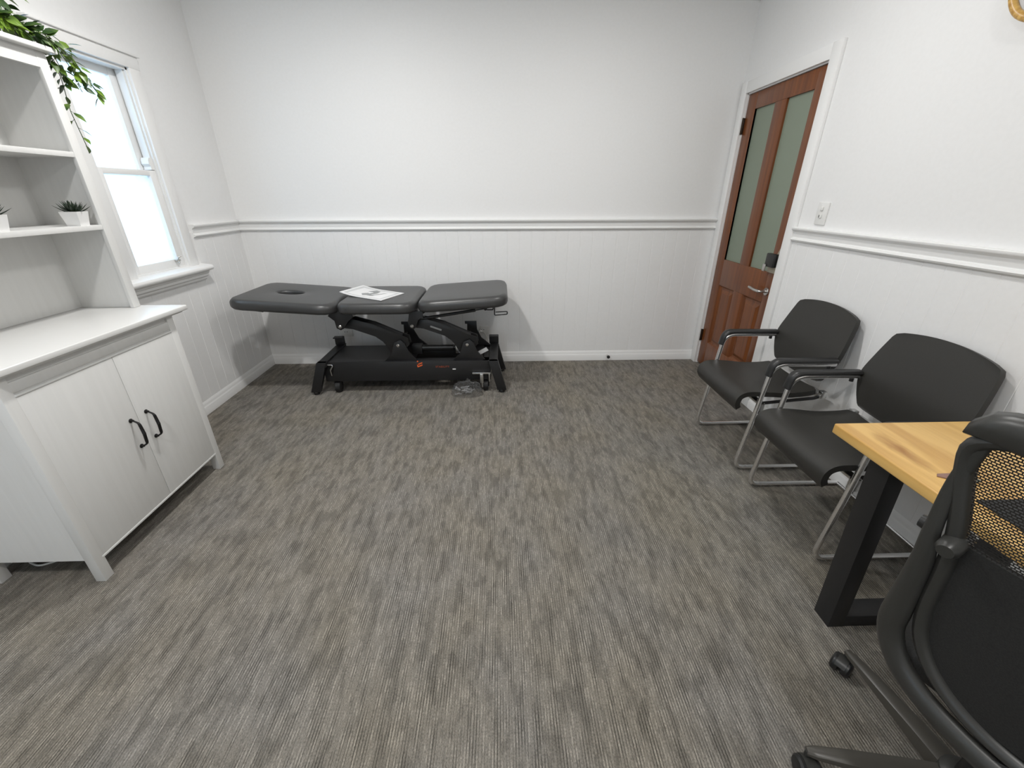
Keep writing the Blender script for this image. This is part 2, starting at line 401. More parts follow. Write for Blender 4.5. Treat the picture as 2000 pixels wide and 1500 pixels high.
# chair rail
RP = [(0, 1.134), (.010, 1.134), (.012, 1.138), (.022, 1.141), (.026, 1.148), (.022, 1.155), (.013, 1.158), (.012, 1.162),
      (.014, 1.166), (.014, 1.190), (.018, 1.194), (.030, 1.200), (.034, 1.206), (.034, 1.214), (.030, 1.217), (0, 1.217)]
BP = [(0, 0), (.020, 0), (.020, .052), (.016, .060), (.014, .064), (.014, .072), (.011, .080), (.008, .088), (.005, .094), (0, .094)]
def rail(name, prof, p0, p1, out):
    bm = BM(); profile(bm, prof, p0, p1, out); return struct(name, bm, 'trim')
rail('trim_1', RP, (XL - .006, 3.005), (XL - .006, YB), (1, 0))
rail('trim_2', RP, (XL - .006, YF), (XL - .006, 2.325), (1, 0))
rail('trim_3', RP, (XL, YB + .006), (XR - .002, YB + .006), (0, -1))
rail('trim_4', RP, (XR + .006, YF), (XR + .006, 2.588), (-1, 0))
rail('baseboard_left', BP, (XL - .006, YF), (XL - .006, YB), (1, 0))
rail('baseboard_back', BP, (XL, YB + .006), (XR, YB + .006), (0, -1))
rail('baseboard_right', BP, (XR + .006, YF), (XR + .006, 2.590), (-1, 0))
rail('baseboard_front', BP, (XL, YF), (XR, YF), (0, 1))
CP = [(0, 2.585), (.004, 2.585), (.010, 2.592), (.020, 2.603), (.036, 2.628), (.058, 2.645), (.075, 2.652), (.075, CEIL), (0, CEIL)]
rail('trim_5', CP, (XL, YB + .006), (XR, YB + .006), (0, -1))
rail('trim_6', CP, (XR + .006, YF), (XR + .006, YB), (-1, 0))
rail('trim_7', CP, (XL - .006, YF), (XL - .006, YB), (1, 0))

# ------------------------------------------------------------------ window
bm = BM(); X0 = wl - T
# jamb lining
box(bm, X0, XL + .002, WY0 - .001, WY0 + .014, WZ0, WZ1); box(bm, X0, XL + .002, WY1 - .014, WY1 + .001, WZ0, WZ1)
box(bm, X0, XL + .002, WY0, WY1, WZ1 - .014, WZ1 + .001); box(bm, X0, XL, WY0, WY1, WZ0 - .02, WZ0 + .012)
win = struct('window_1', bm, 'trim')
bm = BM()
a0, a1 = WY0 - .075, WY1 + .075
box(bm, wl, XL + .018, WY1 - .004, a1, WZ0, WZ1 + .002, .003); box(bm, wl, XL + .018, a0, WY0 + .004, WZ0, WZ1 + .002, .003)
box(bm, wl, XL + .020, a0 - .004, a1 + .004, WZ1 - .002, WZ1 + .062, .003)
box(bm, wl, XL + .032, a0 - .014, a1 + .014, WZ1 + .060, WZ1 + .072, .003)
obj('window_frame', bm, 'trim', win)
bm = BM()
def fS(p, q, t): return (XL + p, t, q)
prism(bm, [(-.06, .925), (.058, .925), (.070, .929), (.076, .938), (.076, .948), (.070, .957), (.058, .961), (.0, .968), (-.06, .974)], fS, 2.31, 3.012)
prism(bm, [(-.006, .862), (.012, .862), (.018, .870), (.018, .880), (.024, .884), (.036, .890), (.036, .904), (.046, .910), (.050, .926), (-.006, .926)], fS, 2.325, 2.997)
obj('window_sill', bm, 'trim', win)
def sash(x0, x1, z0, z1, bt, bb, name):
    bm = BM(); y0, y1 = WY0 + .014, WY1 - .014; st = .05
    box(bm, x0, x1, y0, y0 + st, z0, z1, .003); box(bm, x0, x1, y1 - st, y1, z0, z1, .003)
    box(bm, x0 + .002, x1 - .002, y0 + st - .002, y1 - st + .002, z1 - bt, z1, .003); box(bm, x0 + .002, x1 - .002, y0 + st - .002, y1 - st + .002, z0, z0 + bb, .003)
    s = obj(name, bm, 'trim', win)
    bm = BM(); xm = (x0 + x1) / 2; box(bm, xm - .002, xm + .002, y0 + st - .006, y1 - st + .006, z0 + bb - .006, z1 - bt + .006)
    obj('window_pane', bm, 'glass', s); return s
sash(XL - .095, XL - .060, 1.500, 2.035, .040, .034, 'upper_sash')
lo_s = sash(XL - .052, XL - .012, .972, 1.532, .030, .052, 'lower_sash')
bm = BM()   # latch
box(bm, XL - .014, XL + .006, 2.790, 2.822, 1.010, 1.022, .002); tube(bm, [(XL + .002, 2.806, 1.02), (XL + .004, 2.806, 1.034), (XL + .012, 2.822, 1.040)], .004)
tube(bm, [(XL + .004, 2.800, 1.012), (XL + .016, 2.790, 1.002)], .0045)
obj('sash_latch', bm, 'steel', lo_s)
bm = BM()   # sash horn guide on the far jamb
prism(bm, [(2.845, 1.535), (2.872, 1.535), (2.872, 1.600), (2.850, 1.600), (2.840, 1.585), (2.838, 1.566), (2.848, 1.552)], lambda p, q, t: (t, p, q), XL - .055, XL - .012)
box(bm, XL - .05, XL - .012, 2.862, 2.870, 1.60, WZ1 - .014)
obj('sash_stop', bm, 'trim', win)

# ------------------------------------------------------------------ door
xd = XR + .012      # front face of the leaf
ly0, ly1 = 2.668, 3.472
bm = BM()
def slab(y0, y1, z0, z1, x0=None, x1=None, bev=.002): box(bm, x0 or xd, x1 or xd + .038, y0, y1, z0, z1, bev)
slab(ly0, 2.765, .012, 2.035); slab(3.362, ly1, .012, 2.035); slab(3.008, 3.130, .225, .722); slab(3.008, 3.130, .922, 1.935)
slab(2.765, 3.362, 1.935, 2.035); slab(2.765, 3.362, .722, .922); slab(2.765, 3.362, .012, .225)
door = struct('door_1', bm, 'door')
for y0, y1 in ((2.765, 3.008), (3.130, 3.362)):
    bm = BM(); box(bm, xd + .014, xd + .020, y0 - .004, y1 + .004, .918, 1.939); obj('door_glass', bm, 'doorglass', door)
    bm = BM(); box(bm, xd + .016, xd + .030, y0 - .004, y1 + .004, .221, .726)
    # bolection edge and raised field
    def ring(b0, b1, x0, x1):
        o = [(y0 + b0, .225 + b0), (y1 - b0, .225 + b0), (y1 - b0, .722 - b0), (y0 + b0, .722 - b0)]
        i = [(y0 + b1, .225 + b1), (y1 - b1, .225 + b1), (y1 - b1, .722 - b1), (y0 + b1, .722 - b1)]
        vo = [bm.verts.new((x0, *p)) for p in o]; vi = [bm.verts.new((x1, *p)) for p in i]
        for k in range(4): bm.faces.new([vo[k], vo[(k + 1) % 4], vi[(k + 1) % 4], vi[k]])
        return vi
    ring(0, .014, xd + .002, xd + .0159)
    v = ring(.030, .055, xd + .0159, xd + .006); bm.faces.new(v)
    obj('door_panel', bm, 'door', door, ang=12)
bm = BM()
box(bm, XR - .016, XR + .006, 3.478, 3.552, 0, 2.118, .003); box(bm, XR - .016, XR + .006, 2.588, 2.662, 0, 2.118, .003)
box(bm, XR - .0155, XR + .006, 2.660, 3.480, 2.045, 2.117, .002)
box(bm, XR + .004, wr + T, DY0 - .002, ly0 - .003, 0, DZ); box(bm, XR + .004, wr + T, ly1 + .003, DY1 + .002, 0, DZ)
box(bm, XR + .004, wr + T, DY0, DY1, 2.038, DZ + .002); box(bm, xd + .040, wr + T, DY0, DY1, 0, .011)
obj('door_frame', bm, 'trim', door)
bm = BM(); box(bm, xd + .10, xd + .12, ly0 - .01, ly1 + .01, 0, 2.04); obj('door_backing', bm, 'dark', door)
for z in (1.845, .262):
    bm = BM(); box(bm, xd - .012, xd + .002, ly1 - .006, ly1 + .012, z - .05, z + .05, .002); tube(bm, [(xd - .012, ly1 + .002, z - .052), (xd - .012, ly1 + .002, z + .052)], .006)
    obj('hinge', bm, 'brass', door)
bm = BM(); hz = .800; hy = 2.733
lathe(bm, [(.026, xd - .001), (.026, xd - .006), (.024, xd - .009), (0, xd - .009)], (0, hy, hz), 24, 'x')
ros = obj('door_handle', bm, 'steel', door)
bm = BM(); tube(bm, fillet([(xd - .008, hy, hz), (xd - .052, hy, hz), (xd - .056, hy + .055, hz + .002), (xd - .052, hy + .125, hz + .008)], .014, 6), .0095, 12)
obj('lever', bm, 'steel', ros)
bm = BM(); lz = .985; lyc = 2.722
prism(bm, [(lyc - .055, lz - .06), (lyc + .045, lz - .06), (lyc + .045, lz - .03), (lyc + .0, lz + .02), (lyc - .045, lz + .11), (lyc - .055, lz + .11)], lambda p, q, t: (t, p, q), xd - .014, xd - .001, .002)
lk = obj('lock_backplate', bm, 'backplate', door)
bm = BM(); box(bm, xd - .045, xd - .013, lyc - .045, lyc + .040, lz - .022, lz + .062, .006); obj('lock_body', bm, 'black_plastic', lk)
bm = BM(); box(bm, xd - .054, xd - .044, lyc + .014, lyc + .042, lz - .052, lz - .006, .004); obj('lock_knob', bm, 'steel', lk)

# ------------------------------------------------------------------ wall fittings
sw = thing('light_switch', 'white switch plate with two rockers above the chair rail beside the door', 'switch', (XR, 2.412, 1.297))
bm = BM(); box(bm, XR - .004, XR + .006, 2.372, 2.450, 1.240, 1.354, .003); obj('switch_plate', bm, 'white_plastic', sw)
for z in (1.322, 1.284):
    bm = BM(); box(bm, XR - .010, XR - .004, 2.401, 2.421, z - .010, z + .010, .003)
    obj('rocker', bm, 'white_plastic', sw)
bm = BM(); box(bm, XR - .0115, XR - .0095, 2.4135, 2.4165, 1.277, 1.291); obj('rocker_mark', bm, 'dark', sw)
def outlet(name, x, z, w, label, holes):
    t = thing(name, label, 'power outlet', (x, YB, z))
    bm = BM(); box(bm, x - w / 2, x + w / 2, YB - .009, YB + .006, z - .037, z + .037, .003); p = obj('outlet_plate', bm, 'white_plastic', t)
    for hx in holes:
        bm = BM(); tube(bm, [(x + hx - .010, YB - .0105, z + .006), (x + hx - .010, YB - .008, z + .006)], .0035, 8)
        tube(bm, [(x + hx + .010, YB - .0105, z + .006), (x + hx + .010, YB - .008, z + .006)], .0035, 8)
        obj('socket_holes', bm, 'dark', p)
    return t
outlet('power_outlet', -1.372, .290, .115, 'white power outlet on the back wall, the left one, seen under the table', [0.0])
o2 = outlet('power_outlet', -.150, .298, .075, 'white power outlet with a plug, the right one behind the table foot end', [-.015])
bm = BM(); lathe(bm, [(.019, YB - .008), (.019, YB - .030), (.014, YB - .040), (0, YB - .040)], (-.185, 0, .286), 16, 'y')
plug = obj('power_plug', bm, 'white_plastic'); tag(plug, 'round white power plug pushed against the right outlet on the back wall', 'plug')
bm = BM(); tube(bm, fillet([(-.185, YB - .036, .286), (-.150, YB - .06, .30), (-.110, YB - .05, .20), (-.135, YB - .09, .10), (-.19, YB - .15, .012), (-.25, YB - .2, .006)], .04, 8), .004, 8)
tag(obj('white_cable', bm, 'cord'), 'thin white power cord hanging from the right outlet behind the table', 'cord')
bm = BM(); tube(bm, [(.973, YB - .013, .050), (.973, YB - .055, .050)], .007, 12)
ds = obj('door_stop', bm, 'steel'); tag(ds, 'small steel door stop with black tip on the back baseboard', 'door stop')
bm = BM(); lathe(bm, [(.012, YB - .054), (.014, YB - .058), (.014, YB - .070), (.010, YB - .074), (0, YB - .074)], (.973, 0, .050), 16, 'y')
obj('rubber_tip', bm, 'rubber', ds)
# hoop on the right wall
hc = (XR - .050, 1.619, 2.041); hr = .136
hoop = thing('wall_hoop', 'golden round hoop frame hanging high on the right wall, cut by the photo edge', 'wall decoration', hc)
bm = BM(); pts = []
for k in range(48):
    a = 2 * pi * k / 48; ca, sa = math.cos(a), math.sin(a); e = 1.0
    pts.append((hc[0], hc[1] + hr * math.copysign(abs(ca) ** e, ca), hc[2] + hr * math.copysign(abs(sa) ** e, sa)))
tube(bm, pts, .0115, 12, closed=True); obj('hoop_ring', bm, 'gold', hoop)
bm = BM(); vs = [bm.verts.new((hc[0] + .006, p[1], p[2])) for p in pts]; f = bm.faces.new(vs)
r_ = bmesh.ops.extrude_face_region(bm, geom=[f]); bmesh.ops.translate(bm, verts=[v for v in r_['geom'] if isinstance(v, bmesh.types.BMVert)], vec=(.004, 0, 0))
obj('hoop_centre', bm, 'mirror', hoop)
bm = BM(); tube(bm, [(hc[0] + .006, hc[1], hc[2] + hr), (XR + .008, hc[1], hc[2] + hr)], .004); obj('wall_hook', bm, 'steel', hoop)

# ------------------------------------------------------------------ ceiling lights
for i, (lx, ly, pw) in enumerate(LIGHTS):
    where = ['far right', 'far left', 'near right', 'near left'][i]
    t = thing('ceiling_light', 'round white ceiling light fitting, the %s one of four' % where, 'light', (lx, ly, CEIL), group='round ceiling lights')
    bm = BM(); lathe(bm, [(.13, CEIL), (.13, CEIL - .012), (.10, CEIL - .020), (.04, CEIL - .022), (0, CEIL - .022)], (lx, ly, 0), 32)
    obj('base_plate', bm, 'white_plastic', t)

# ------------------------------------------------------------------ sideboard with hutch
sb = thing('sideboard', 'white wooden two-door sideboard on four feet against the left wall', 'cabinet', (-1.81, 1.60, 0))
cx0, cx1, cy0, cy1 = -2.025, -1.585, 1.212, 1.990
bm = BM(); box(bm, cx0 + .01, cx1 - .022, cy0 + .006, cy0 + .024, .105, .878); box(bm, cx0 + .01, cx1 - .022, cy1 - .024, cy1 - .006, .105, .878)
box(bm, cx0, cx0 + .01, cy0 + .02, cy1 - .02, .105, .878); box(bm, cx0 + .01, cx1 - .022, cy0 + .02, cy1 - .02, .105, .125)
box(bm, cx1 - .030, cx1 - .010, cy0 + .03, cy1 - .03, .846, .878)
box(bm, cx1 - .022, cx1 - .0003, cy0 + .036, cy1 - .036, .812, .848, .001); box(bm, cx1 - .020, cx1 - .005, cy0 + .03, cy1 - .03, .806, .812)
box(bm, cx1 - .020, cx1 + .002, cy0 + .037, cy1 - .037, .797, .806, .002); box(bm, cx1 - .020, cx1 + .001, cy0 + .03, cy1 - .03, .093, .104, .002)
obj('cabinet_body', bm, 'cab', sb)
for (x, y) in ((cx1 - .038, cy0), (cx1 - .038, cy1 - .038), (cx0, cy0), (cx0, cy1 - .038)):
    bm = BM(); front = x > -1.8
    box(bm, x, x + .038, y, y + .038, 0.0, .878, .0008); obj('leg', bm, 'cab', sb)
ym = 1.617
for (y0, y1, hy_) in ((cy0 + .038, ym - .0012, ym - .037), (ym + .0012, cy1 - .038, ym + .047)):
    bm = BM(); box(bm, cx1 - .020, cx1 - .0002, y0, y1, .104, .796, .0006); d = obj('door', bm, 'cab', sb)
    bm = BM(); zt, zb = .522, .396
    for z in (zt, zb):
        lathe(bm, [(.0095, cx1 - .001), (.0095, cx1 + .002), (.005, cx1 + .005), (.0045, cx1 + .012)], (0, hy_, z), 14, 'x')
    pts = fillet([(cx1 + .008, hy_, zt), (cx1 + .030, hy_, zt - .012), (cx1 + .034, hy_, (zt + zb) / 2), (cx1 + .030, hy_, zb + .012), (cx1 + .008, hy_, zb)], .02, 6)
    n = len(pts); tube(bm, pts, [.0036 + .0035 * math.sin(pi * i / (n - 1)) ** 2 for i in range(n)], 10)
    obj('handle', bm, 'iron', d, label='black curved iron pull handle')
bm = BM(); box(bm, cx0 - .012, -1.552, 1.196, 2.062, .882, .905, .004, 3); box(bm, cx0 - .002, -1.566, 1.205, 2.04, .874, .884, .002)
obj('countertop', bm, 'cabtop', sb)

hu = thing('hutch', 'white open shelf unit with two shelves standing on the sideboard', 'shelf unit', (-1.9, 1.6, .905))
hx0, hx1, hy0, hy1 = -2.030, -1.760, 1.205, 2.045
zt = 1.900
bm = BM(); box(bm, hx0, hx0 + .008, hy0, hy1, .9055, zt); obj('back_panel', bm, 'cab', hu)
for y0 in (hy0, hy1 - .020):
    bm = BM(); box(bm, hx0 + .008, hx1 - .016, y0, y0 + .020, .9055, zt); obj('side_panel', bm, 'cab', hu)
bm = BM(); box(bm, hx1 - .016, hx1, hy0, hy0 + .040, .9055, zt, .0015); box(bm, hx1 - .016, hx1, hy1 - .040, hy1, .9055, zt, .0015)
box(bm, hx1 - .015, hx1 - .001, hy0 + .04, hy1 - .04, 1.846, zt)
obj('face_frame', bm, 'cab', hu)
for z in (1.560, 1.278):
    bm = BM(); box(bm, hx0 + .008, hx1 - .002, hy0 + .020, hy1 - .020, z - .020, z, .0015); obj('shelf', bm, 'cab', hu)
bm = BM(); box(bm, hx0 - .004, hx1 + .028, hy0 - .03, hy1 + .030, zt, zt + .020, .005, 3); obj('top_board', bm, 'cabtop', hu)

# potted succulents
def pot_plant(x, y, z, label, seed):
    t = thing('potted_succulent', label, 'plant', (x, y, z), group=None)
    rng = random.Random(seed)
    bm = BM(); b, u, h = .025, .033, .056
    rings = [[(-a, -a, zz), (a, -a, zz), (a, a, zz), (-a, a, zz)] for a, zz in ((b, 0), (u, h), (u - .005, h), (u - .006, h - .008))]
    V = [[bm.verts.new(p) for p in r] for r in rings]
    bm.faces.new(V[0][::-1])
    for A, B in zip(V, V[1:]):
        for k in range(4): bm.faces.new([A[k], A[(k + 1) % 4], B[(k + 1) % 4], B[k]])
    o = obj('pot', bm, 'pot', t, local=True); bm = BM(); box(bm, -u + .006, u - .006, -u + .006, u - .006, h - .02, h - .008); obj('soil', bm, 'soil', t, local=True)
    bm = BM()
    for k in range(38):
        a = k * 2.399; el = R(82 - 62 * (k / 37)); L = .040 + .020 * (k / 37) + rng.uniform(-.006, .006)
        d = Vector((math.cos(a) * math.cos(el), math.sin(a) * math.cos(el), math.sin(el))); s = Vector((-math.sin(a), math.cos(a), 0)); n_ = d.cross(s)
        base = Vector((math.cos(a) * .006, math.sin(a) * .006, h - .010)); prev = None
        for tt, w in ((0, .0045), (.3, .0055), (.65, .004), (.9, .0015), (1, .0003)):
            c = base + d * L * tt + Vector((0, 0, .010 * tt * tt))
            rg = [bm.verts.new(c + s * w), bm.verts.new(c + n_ * w * .5), bm.verts.new(c - s * w), bm.verts.new(c - n_ * w * .4)]
            if prev:
                for q in range(4): bm.faces.new([prev[q], prev[(q + 1) % 4], rg[(q + 1) % 4], rg[q]])
            else: bm.faces.new(rg[::-1])
            prev = rg
        bm.faces.new(prev)
    obj('leaves', bm, 'succ', t, local=True)
    return t
p1 = pot_plant(-1.805, 1.945, 1.2782, 'small spiky succulent in a white square pot at the window end of the shelf', 1); p1.rotation_euler.z = R(8)
p2 = pot_plant(-1.805, 1.622, 1.2782, 'small spiky succulent in a white square pot cut by the left edge of the photo', 2); p2.rotation_euler.z = R(-4)

# trailing vine
vine = thing('trailing_vine', 'green leafy vine draped over the shelf unit top and hanging by the window', 'plant', (-1.85, 1.95, 1.925))
rng = random.Random(11)
stems = BM(); leaves = BM()
def leaf(bm, p, d, n_, L, w):
    d = d.normalized(); s = d.cross(n_).normalized(); n_ = s.cross(d)
    prof = [(0, .02), (.14, .55), (.34, 1.), (.58, .88), (.80, .45), (1., .01)]
    rows = []
    for t, ww in prof:
        c = p + d * L * t - n_ * (.10 * L * t * t); hw = w * ww
        rows.append([bm.verts.new(c + s * hw + n_ * hw * .28), bm.verts.new(c), bm.verts.new(c - s * hw + n_ * hw * .28)])
    for a, b in zip(rows, rows[1:]):
        bm.faces.new([a[0], a[1], b[1], b[0]]); bm.faces.new([a[1], a[2], b[2], b[1]])
def strand(pts, step=.022, L=.044, spread=1., r=.0014):
    pts = fillet(pts, .08, 6); tube(stems, pts, r, 6)
    acc = 0; side = 1
    for a, b in zip(pts, pts[1:]):
        seg = (b - a); l = seg.length; t = step - acc
        while t < l:
            p = a + seg * (t / l); dirv = seg.normalized()
            q = Vector((rng.uniform(-1, 1), rng.uniform(-1, 1), rng.uniform(-.5, 1))).normalized()
            lat = dirv.cross(q).normalized() * side; side = -side
            d = (dirv * .55 + lat * .8 + Vector((0, 0, -.12))).normalized()
            l0 = L * rng.uniform(.75, 1.2); pb = p + d * .010
            tube(stems, [p, pb], .0008, 4)
            nn = Vector((rng.uniform(-.4, .9), rng.uniform(-.9, .2), rng.uniform(.2, 1)))
            leaf(leaves, pb, d, nn, l0, l0 * .25)
            t += step
        acc = l - (t - step)
V3 = lambda *a: Vector(a)
for k in range(24):
    y0 = rng.uniform(1.40, 1.70); dx = rng.uniform(-.09, .085); z0 = rng.uniform(1.96, 2.06); ye = rng.uniform(1.88, 2.02)
    strand([V3(-1.84 + dx, y0, 1.95), V3(-1.85 + dx, y0 + .12, z0 + .07), V3(-1.83 + dx * .8, y0 + .28, z0 + .02), V3(-1.80 + dx * .5, ye, 1.955 + rng.uniform(0, .06) * (2.06 - ye) / .1)], step=.017, L=.046)
strand([V3(-1.80, 1.80, 1.97), V3(-1.78, 1.96, 1.965), V3(-1.745, 2.06, 1.955), V3(-1.735, 2.125, 1.915), V3(-1.735, 2.17, 1.85), V3(-1.735, 2.215, 1.775)], step=.017)
strand([V3(-1.82, 1.76, 2.0), V3(-1.78, 1.98, 1.985), V3(-1.76, 2.09, 1.965), V3(-1.75, 2.14, 1.92), V3(-1.75, 2.165, 1.88)], step=.018)
strand([V3(-1.84, 1.84, 1.97), V3(-1.81, 2.00, 1.97), V3(-1.79, 2.095, 1.935), V3(-1.80, 2.125, 1.84), V3(-1.80, 2.11, 1.72), V3(-1.80, 2.125, 1.59)], step=.030)
strand([V3(-1.80, 1.84, 1.97), V3(-1.78, 2.02, 1.96), V3(-1.775, 2.09, 1.93), V3(-1.78, 2.12, 1.86), V3(-1.785, 2.12, 1.80)], step=.017)
strand([V3(-1.79, 1.86, 1.98), V3(-1.765, 2.02, 1.965), V3(-1.755, 2.10, 1.94), V3(-1.755, 2.135, 1.87), V3(-1.755, 2.15, 1.81)], step=.014)
strand([V3(-1.84, 1.84, 1.98), V3(-1.81, 2.00, 1.97), V3(-1.80, 2.07, 1.95), V3(-1.79, 2.11, 1.90), V3(-1.79, 2.12, 1.82)], step=.013)
strand([V3(-1.77, 1.86, 1.97), V3(-1.75, 2.03, 1.96), V3(-1.735, 2.10, 1.93), V3(-1.73, 2.15, 1.86), V3(-1.73, 2.20, 1.80)], step=.018)
strand([V3(-1.83, 1.90, 1.97), V3(-1.80, 2.04, 1.985), V3(-1.78, 2.12, 1.985), V3(-1.77, 2.19, 1.945)], step=.028)
strand([V3(-1.86, 1.80, 1.98), V3(-1.85, 1.93, 2.03), V3(-1.83, 2.02, 2.08), V3(-1.82, 2.06, 2.10)], step=.020, L=.05)
obj('stems', stems, 'stem', vine); obj('leaves', leaves, 'leaf', vine, ang=180)
# cable on the floor under the sideboard
bm = BM(); tube(bm, fillet([(-2.03, 1.50, .05), (-2.02, 1.40, .006), (-1.99, 1.315, .005), (-1.92, 1.290, .005), (-1.86, 1.325, .005), (-1.84, 1.42, .005), (-1.88, 1.50, .005)], .05, 6), .004, 8)
tag(obj('floor_cable', bm, 'cord'), 'white cord looping on the carpet beneath the sideboard', 'cord')

# ------------------------------------------------------------------ treatment table
TB = thing('treatment_table', 'black three-section adjustable treatment table with face hole and steel base', 'treatment table', (-.7, 3.12, 0))
def cushion(bm, cx, cy, hx, hy, z, th, rc, hole=None, slope=0, rnd=.03):
    """rounded padded slab, centre (cx,cy), top at z+th; optional elliptical hole (x,y,rx,ry)"""
    n = 64
    def outline(inset, a):
        ex, ey = hx - inset, hy - inset; r = max(rc - inset, .004)
        # rounded rectangle radial cast
        ca, sa = math.cos(a), math.sin(a)
        lo_, hi_ = 0, 2
        for _ in range(26):
            m_ = (lo_ + hi_) / 2; x, y = abs(m_ * ca), abs(m_ * sa)
            dx, dy = max(x - (ex - r), 0), max(y - (ey - r), 0)
            ins = (x <= ex and y <= ey and dx * dx + dy * dy <= r * r) if (dx > 0 and dy > 0) else (x <= ex and y <= ey)
            if ins: lo_ = m_
            else: hi_ = m_
        return lo_ * ca, lo_ * sa
    secs = []
    for k in range(7):     # bottom edge round
        t = pi / 2 * k / 6; secs.append((rnd * .6 * (1 - math.sin(t)), rnd * .6 * (1 - math.cos(t))))
    for k in range(9):
        t = pi / 2 * k / 8; secs.append((rnd * (1 - math.cos(t)), th - rnd + rnd * math.sin(t)))
    angs = [2 * pi * k / n for k in range(n)]
    rings = []
    for ins, h in secs: rings.append([bm.verts.new((cx + outline(ins, a)[0], cy + outline(ins, a)[1], z + h)) for a in angs])
    last = [outline(rnd, a) for a in angs]
    if hole:
        ox, oy, rx, ry = hole
        for s in (.35, .7):
            rings.append([bm.verts.new((cx + p[0] * (1 - s) + s * (ox + (rx + .02) * math.cos(a)), cy + p[1] * (1 - s) + s * (oy + (ry + .02) * math.sin(a)), z + th + .002)) for p, a in zip(last, angs)])
        for k in range(6):
            t = pi / 2 * k / 5; rings.append([bm.verts.new((cx + ox + (rx + .018 * (1 - math.sin(t))) * math.cos(a), cy + oy + (ry + .018 * (1 - math.sin(t))) * math.sin(a), z + th - .018 * (1 - math.cos(t)))) for a in angs])
        rings.append([bm.verts.new((cx + ox + rx * math.cos(a), cy + oy + ry * math.sin(a), z)) for a in angs])
        rings.append(rings[0])
    else:
        for s, hh in ((.3, .002), (.65, .0035)):
            rings.append([bm.verts.new((cx + p[0] * (1 - s), cy + p[1] * (1 - s), z + th + hh)) for p in last])
    for A, B in zip(rings, rings[1:]):
        for k in range(n): bm.faces.new([A[k], A[(k + 1) % n], B[(k + 1) % n], B[k]])
    if not hole: bm.faces.new(rings[0][::-1]); bm.faces.new(rings[-1])
    if slope:
        for v in bm.verts: v.co.z += slope * (v.co.x - cx)
cyb, hyb = 3.135, .325
bm = BM(); cushion(bm, -1.517, cyb, .360, hyb, .660, .074, .105, hole=(-.050, 0, .092, .058), slope=-.072, rnd=.038); obj('head_cushion', bm, 'vinyl', TB, label='padded head section with an oval face hole')
bm = BM(); cushion(bm, -.872, cyb, .276, hyb, .642, .077, .100, rnd=.038); obj('middle_cushion', bm, 'vinyl', TB)
bm = BM(); cushion(bm, -.268, cyb, .318, hyb, .668, .080, .100, slope=.065, rnd=.040); obj('foot_cushion', bm, 'vinyl', TB)
# frames under the sections
yA, yB = 2.925, 3.345
def plate(bm, pts, y0, y1): prism(bm, pts, lambda p, q, t: (p, t, q), y0, y1, .0015)
bm = BM()
for y in (yA, yB - .03):
    plate(bm, [(-1.80, .682), (-1.80, .695), (-1.14, .650), (-1.14, .628)], y, y + .03)
box(bm, -1.62, -1.59, yA, yB, .655, .672); box(bm, -1.30, -1.27, yA, yB, .632, .650)
obj('head_frame', bm, 'black_metal', TB)
bm = BM()
box(bm, -1.15, -.60, yA, yA + .035, .618, .650, .002); box(bm, -1.15, -.60, yB - .035, yB, .618, .650, .002); box(bm, -1.14, -1.10, yA, yB, .62, .648); box(bm, -.66, -.62, yA, yB, .62, .648)
for y in (yA - .012, yB + .006):
    plate(bm, [(-1.215, .640), (-1.19, .662), (-1.06, .650), (-1.06, .60), (-1.10, .572), (-1.130, .520), (-1.160, .505), (-1.188, .520), (-1.192, .575), (-1.235, .610)], y, y + .008)
    plate(bm, [(-.655, .640), (-.56, .640), (-.56, .598), (-.600, .575), (-.618, .520), (-.640, .505), (-.664, .518), (-.672, .56)], y, y + .008)
obj('middle_frame', bm, 'black_metal', TB)
bm = BM()
for y in (yA, yB - .03): plate(bm, [(-.57, .650), (-.57, .664), (-.02, .700), (-.02, .682)], y, y + .03)
box(bm, -.10, -.07, yA, yB, .672, .694)
plate(bm, [(-.135, .700), (-.075, .700), (-.075, .655), (-.125, .645), (-.145, .66)], yA + .01, yA + .02)
obj('foot_frame', bm, 'black_metal', TB)
# gas strut
bm = BM(); tube(bm, [(-.585, 2.962, .572), (-.185, 2.962, .632)], .011, 12); tube(bm, [(-.185, 2.962, .632), (-.12, 2.962, .642)], .0045, 8)
lathe(bm, [(.012, 2.950), (.012, 2.974)], (-.112, 0, .643), 12, 'y')
obj('gas_strut', bm, 'black_metal', TB)
bm = BM(); tube(bm, fillet([(-.10, 2.90, .650), (-.055, 2.90, .650), (-.055, 2.90, .690)], .008, 4), .0042, 8)
tube(bm, fillet([(-.045, 2.88, .690), (-.045, 2.88, .615), (.045, 2.88, .622), (.045, 2.88, .642), (-.038, 2.88, .638)], .008, 4), .0042, 8)
obj('release_lever', bm, 'black_metal', TB)
bm = BM(); tube(bm, fillet([(-1.66, 2.88, .655), (-1.72, 2.88, .664), (-1.73, 2.88, .676), (-1.64, 2.88, .670), (-1.58, 2.88, .660)], .006, 3), .004, 8)
obj('head_release_lever', bm, 'black_metal', TB)
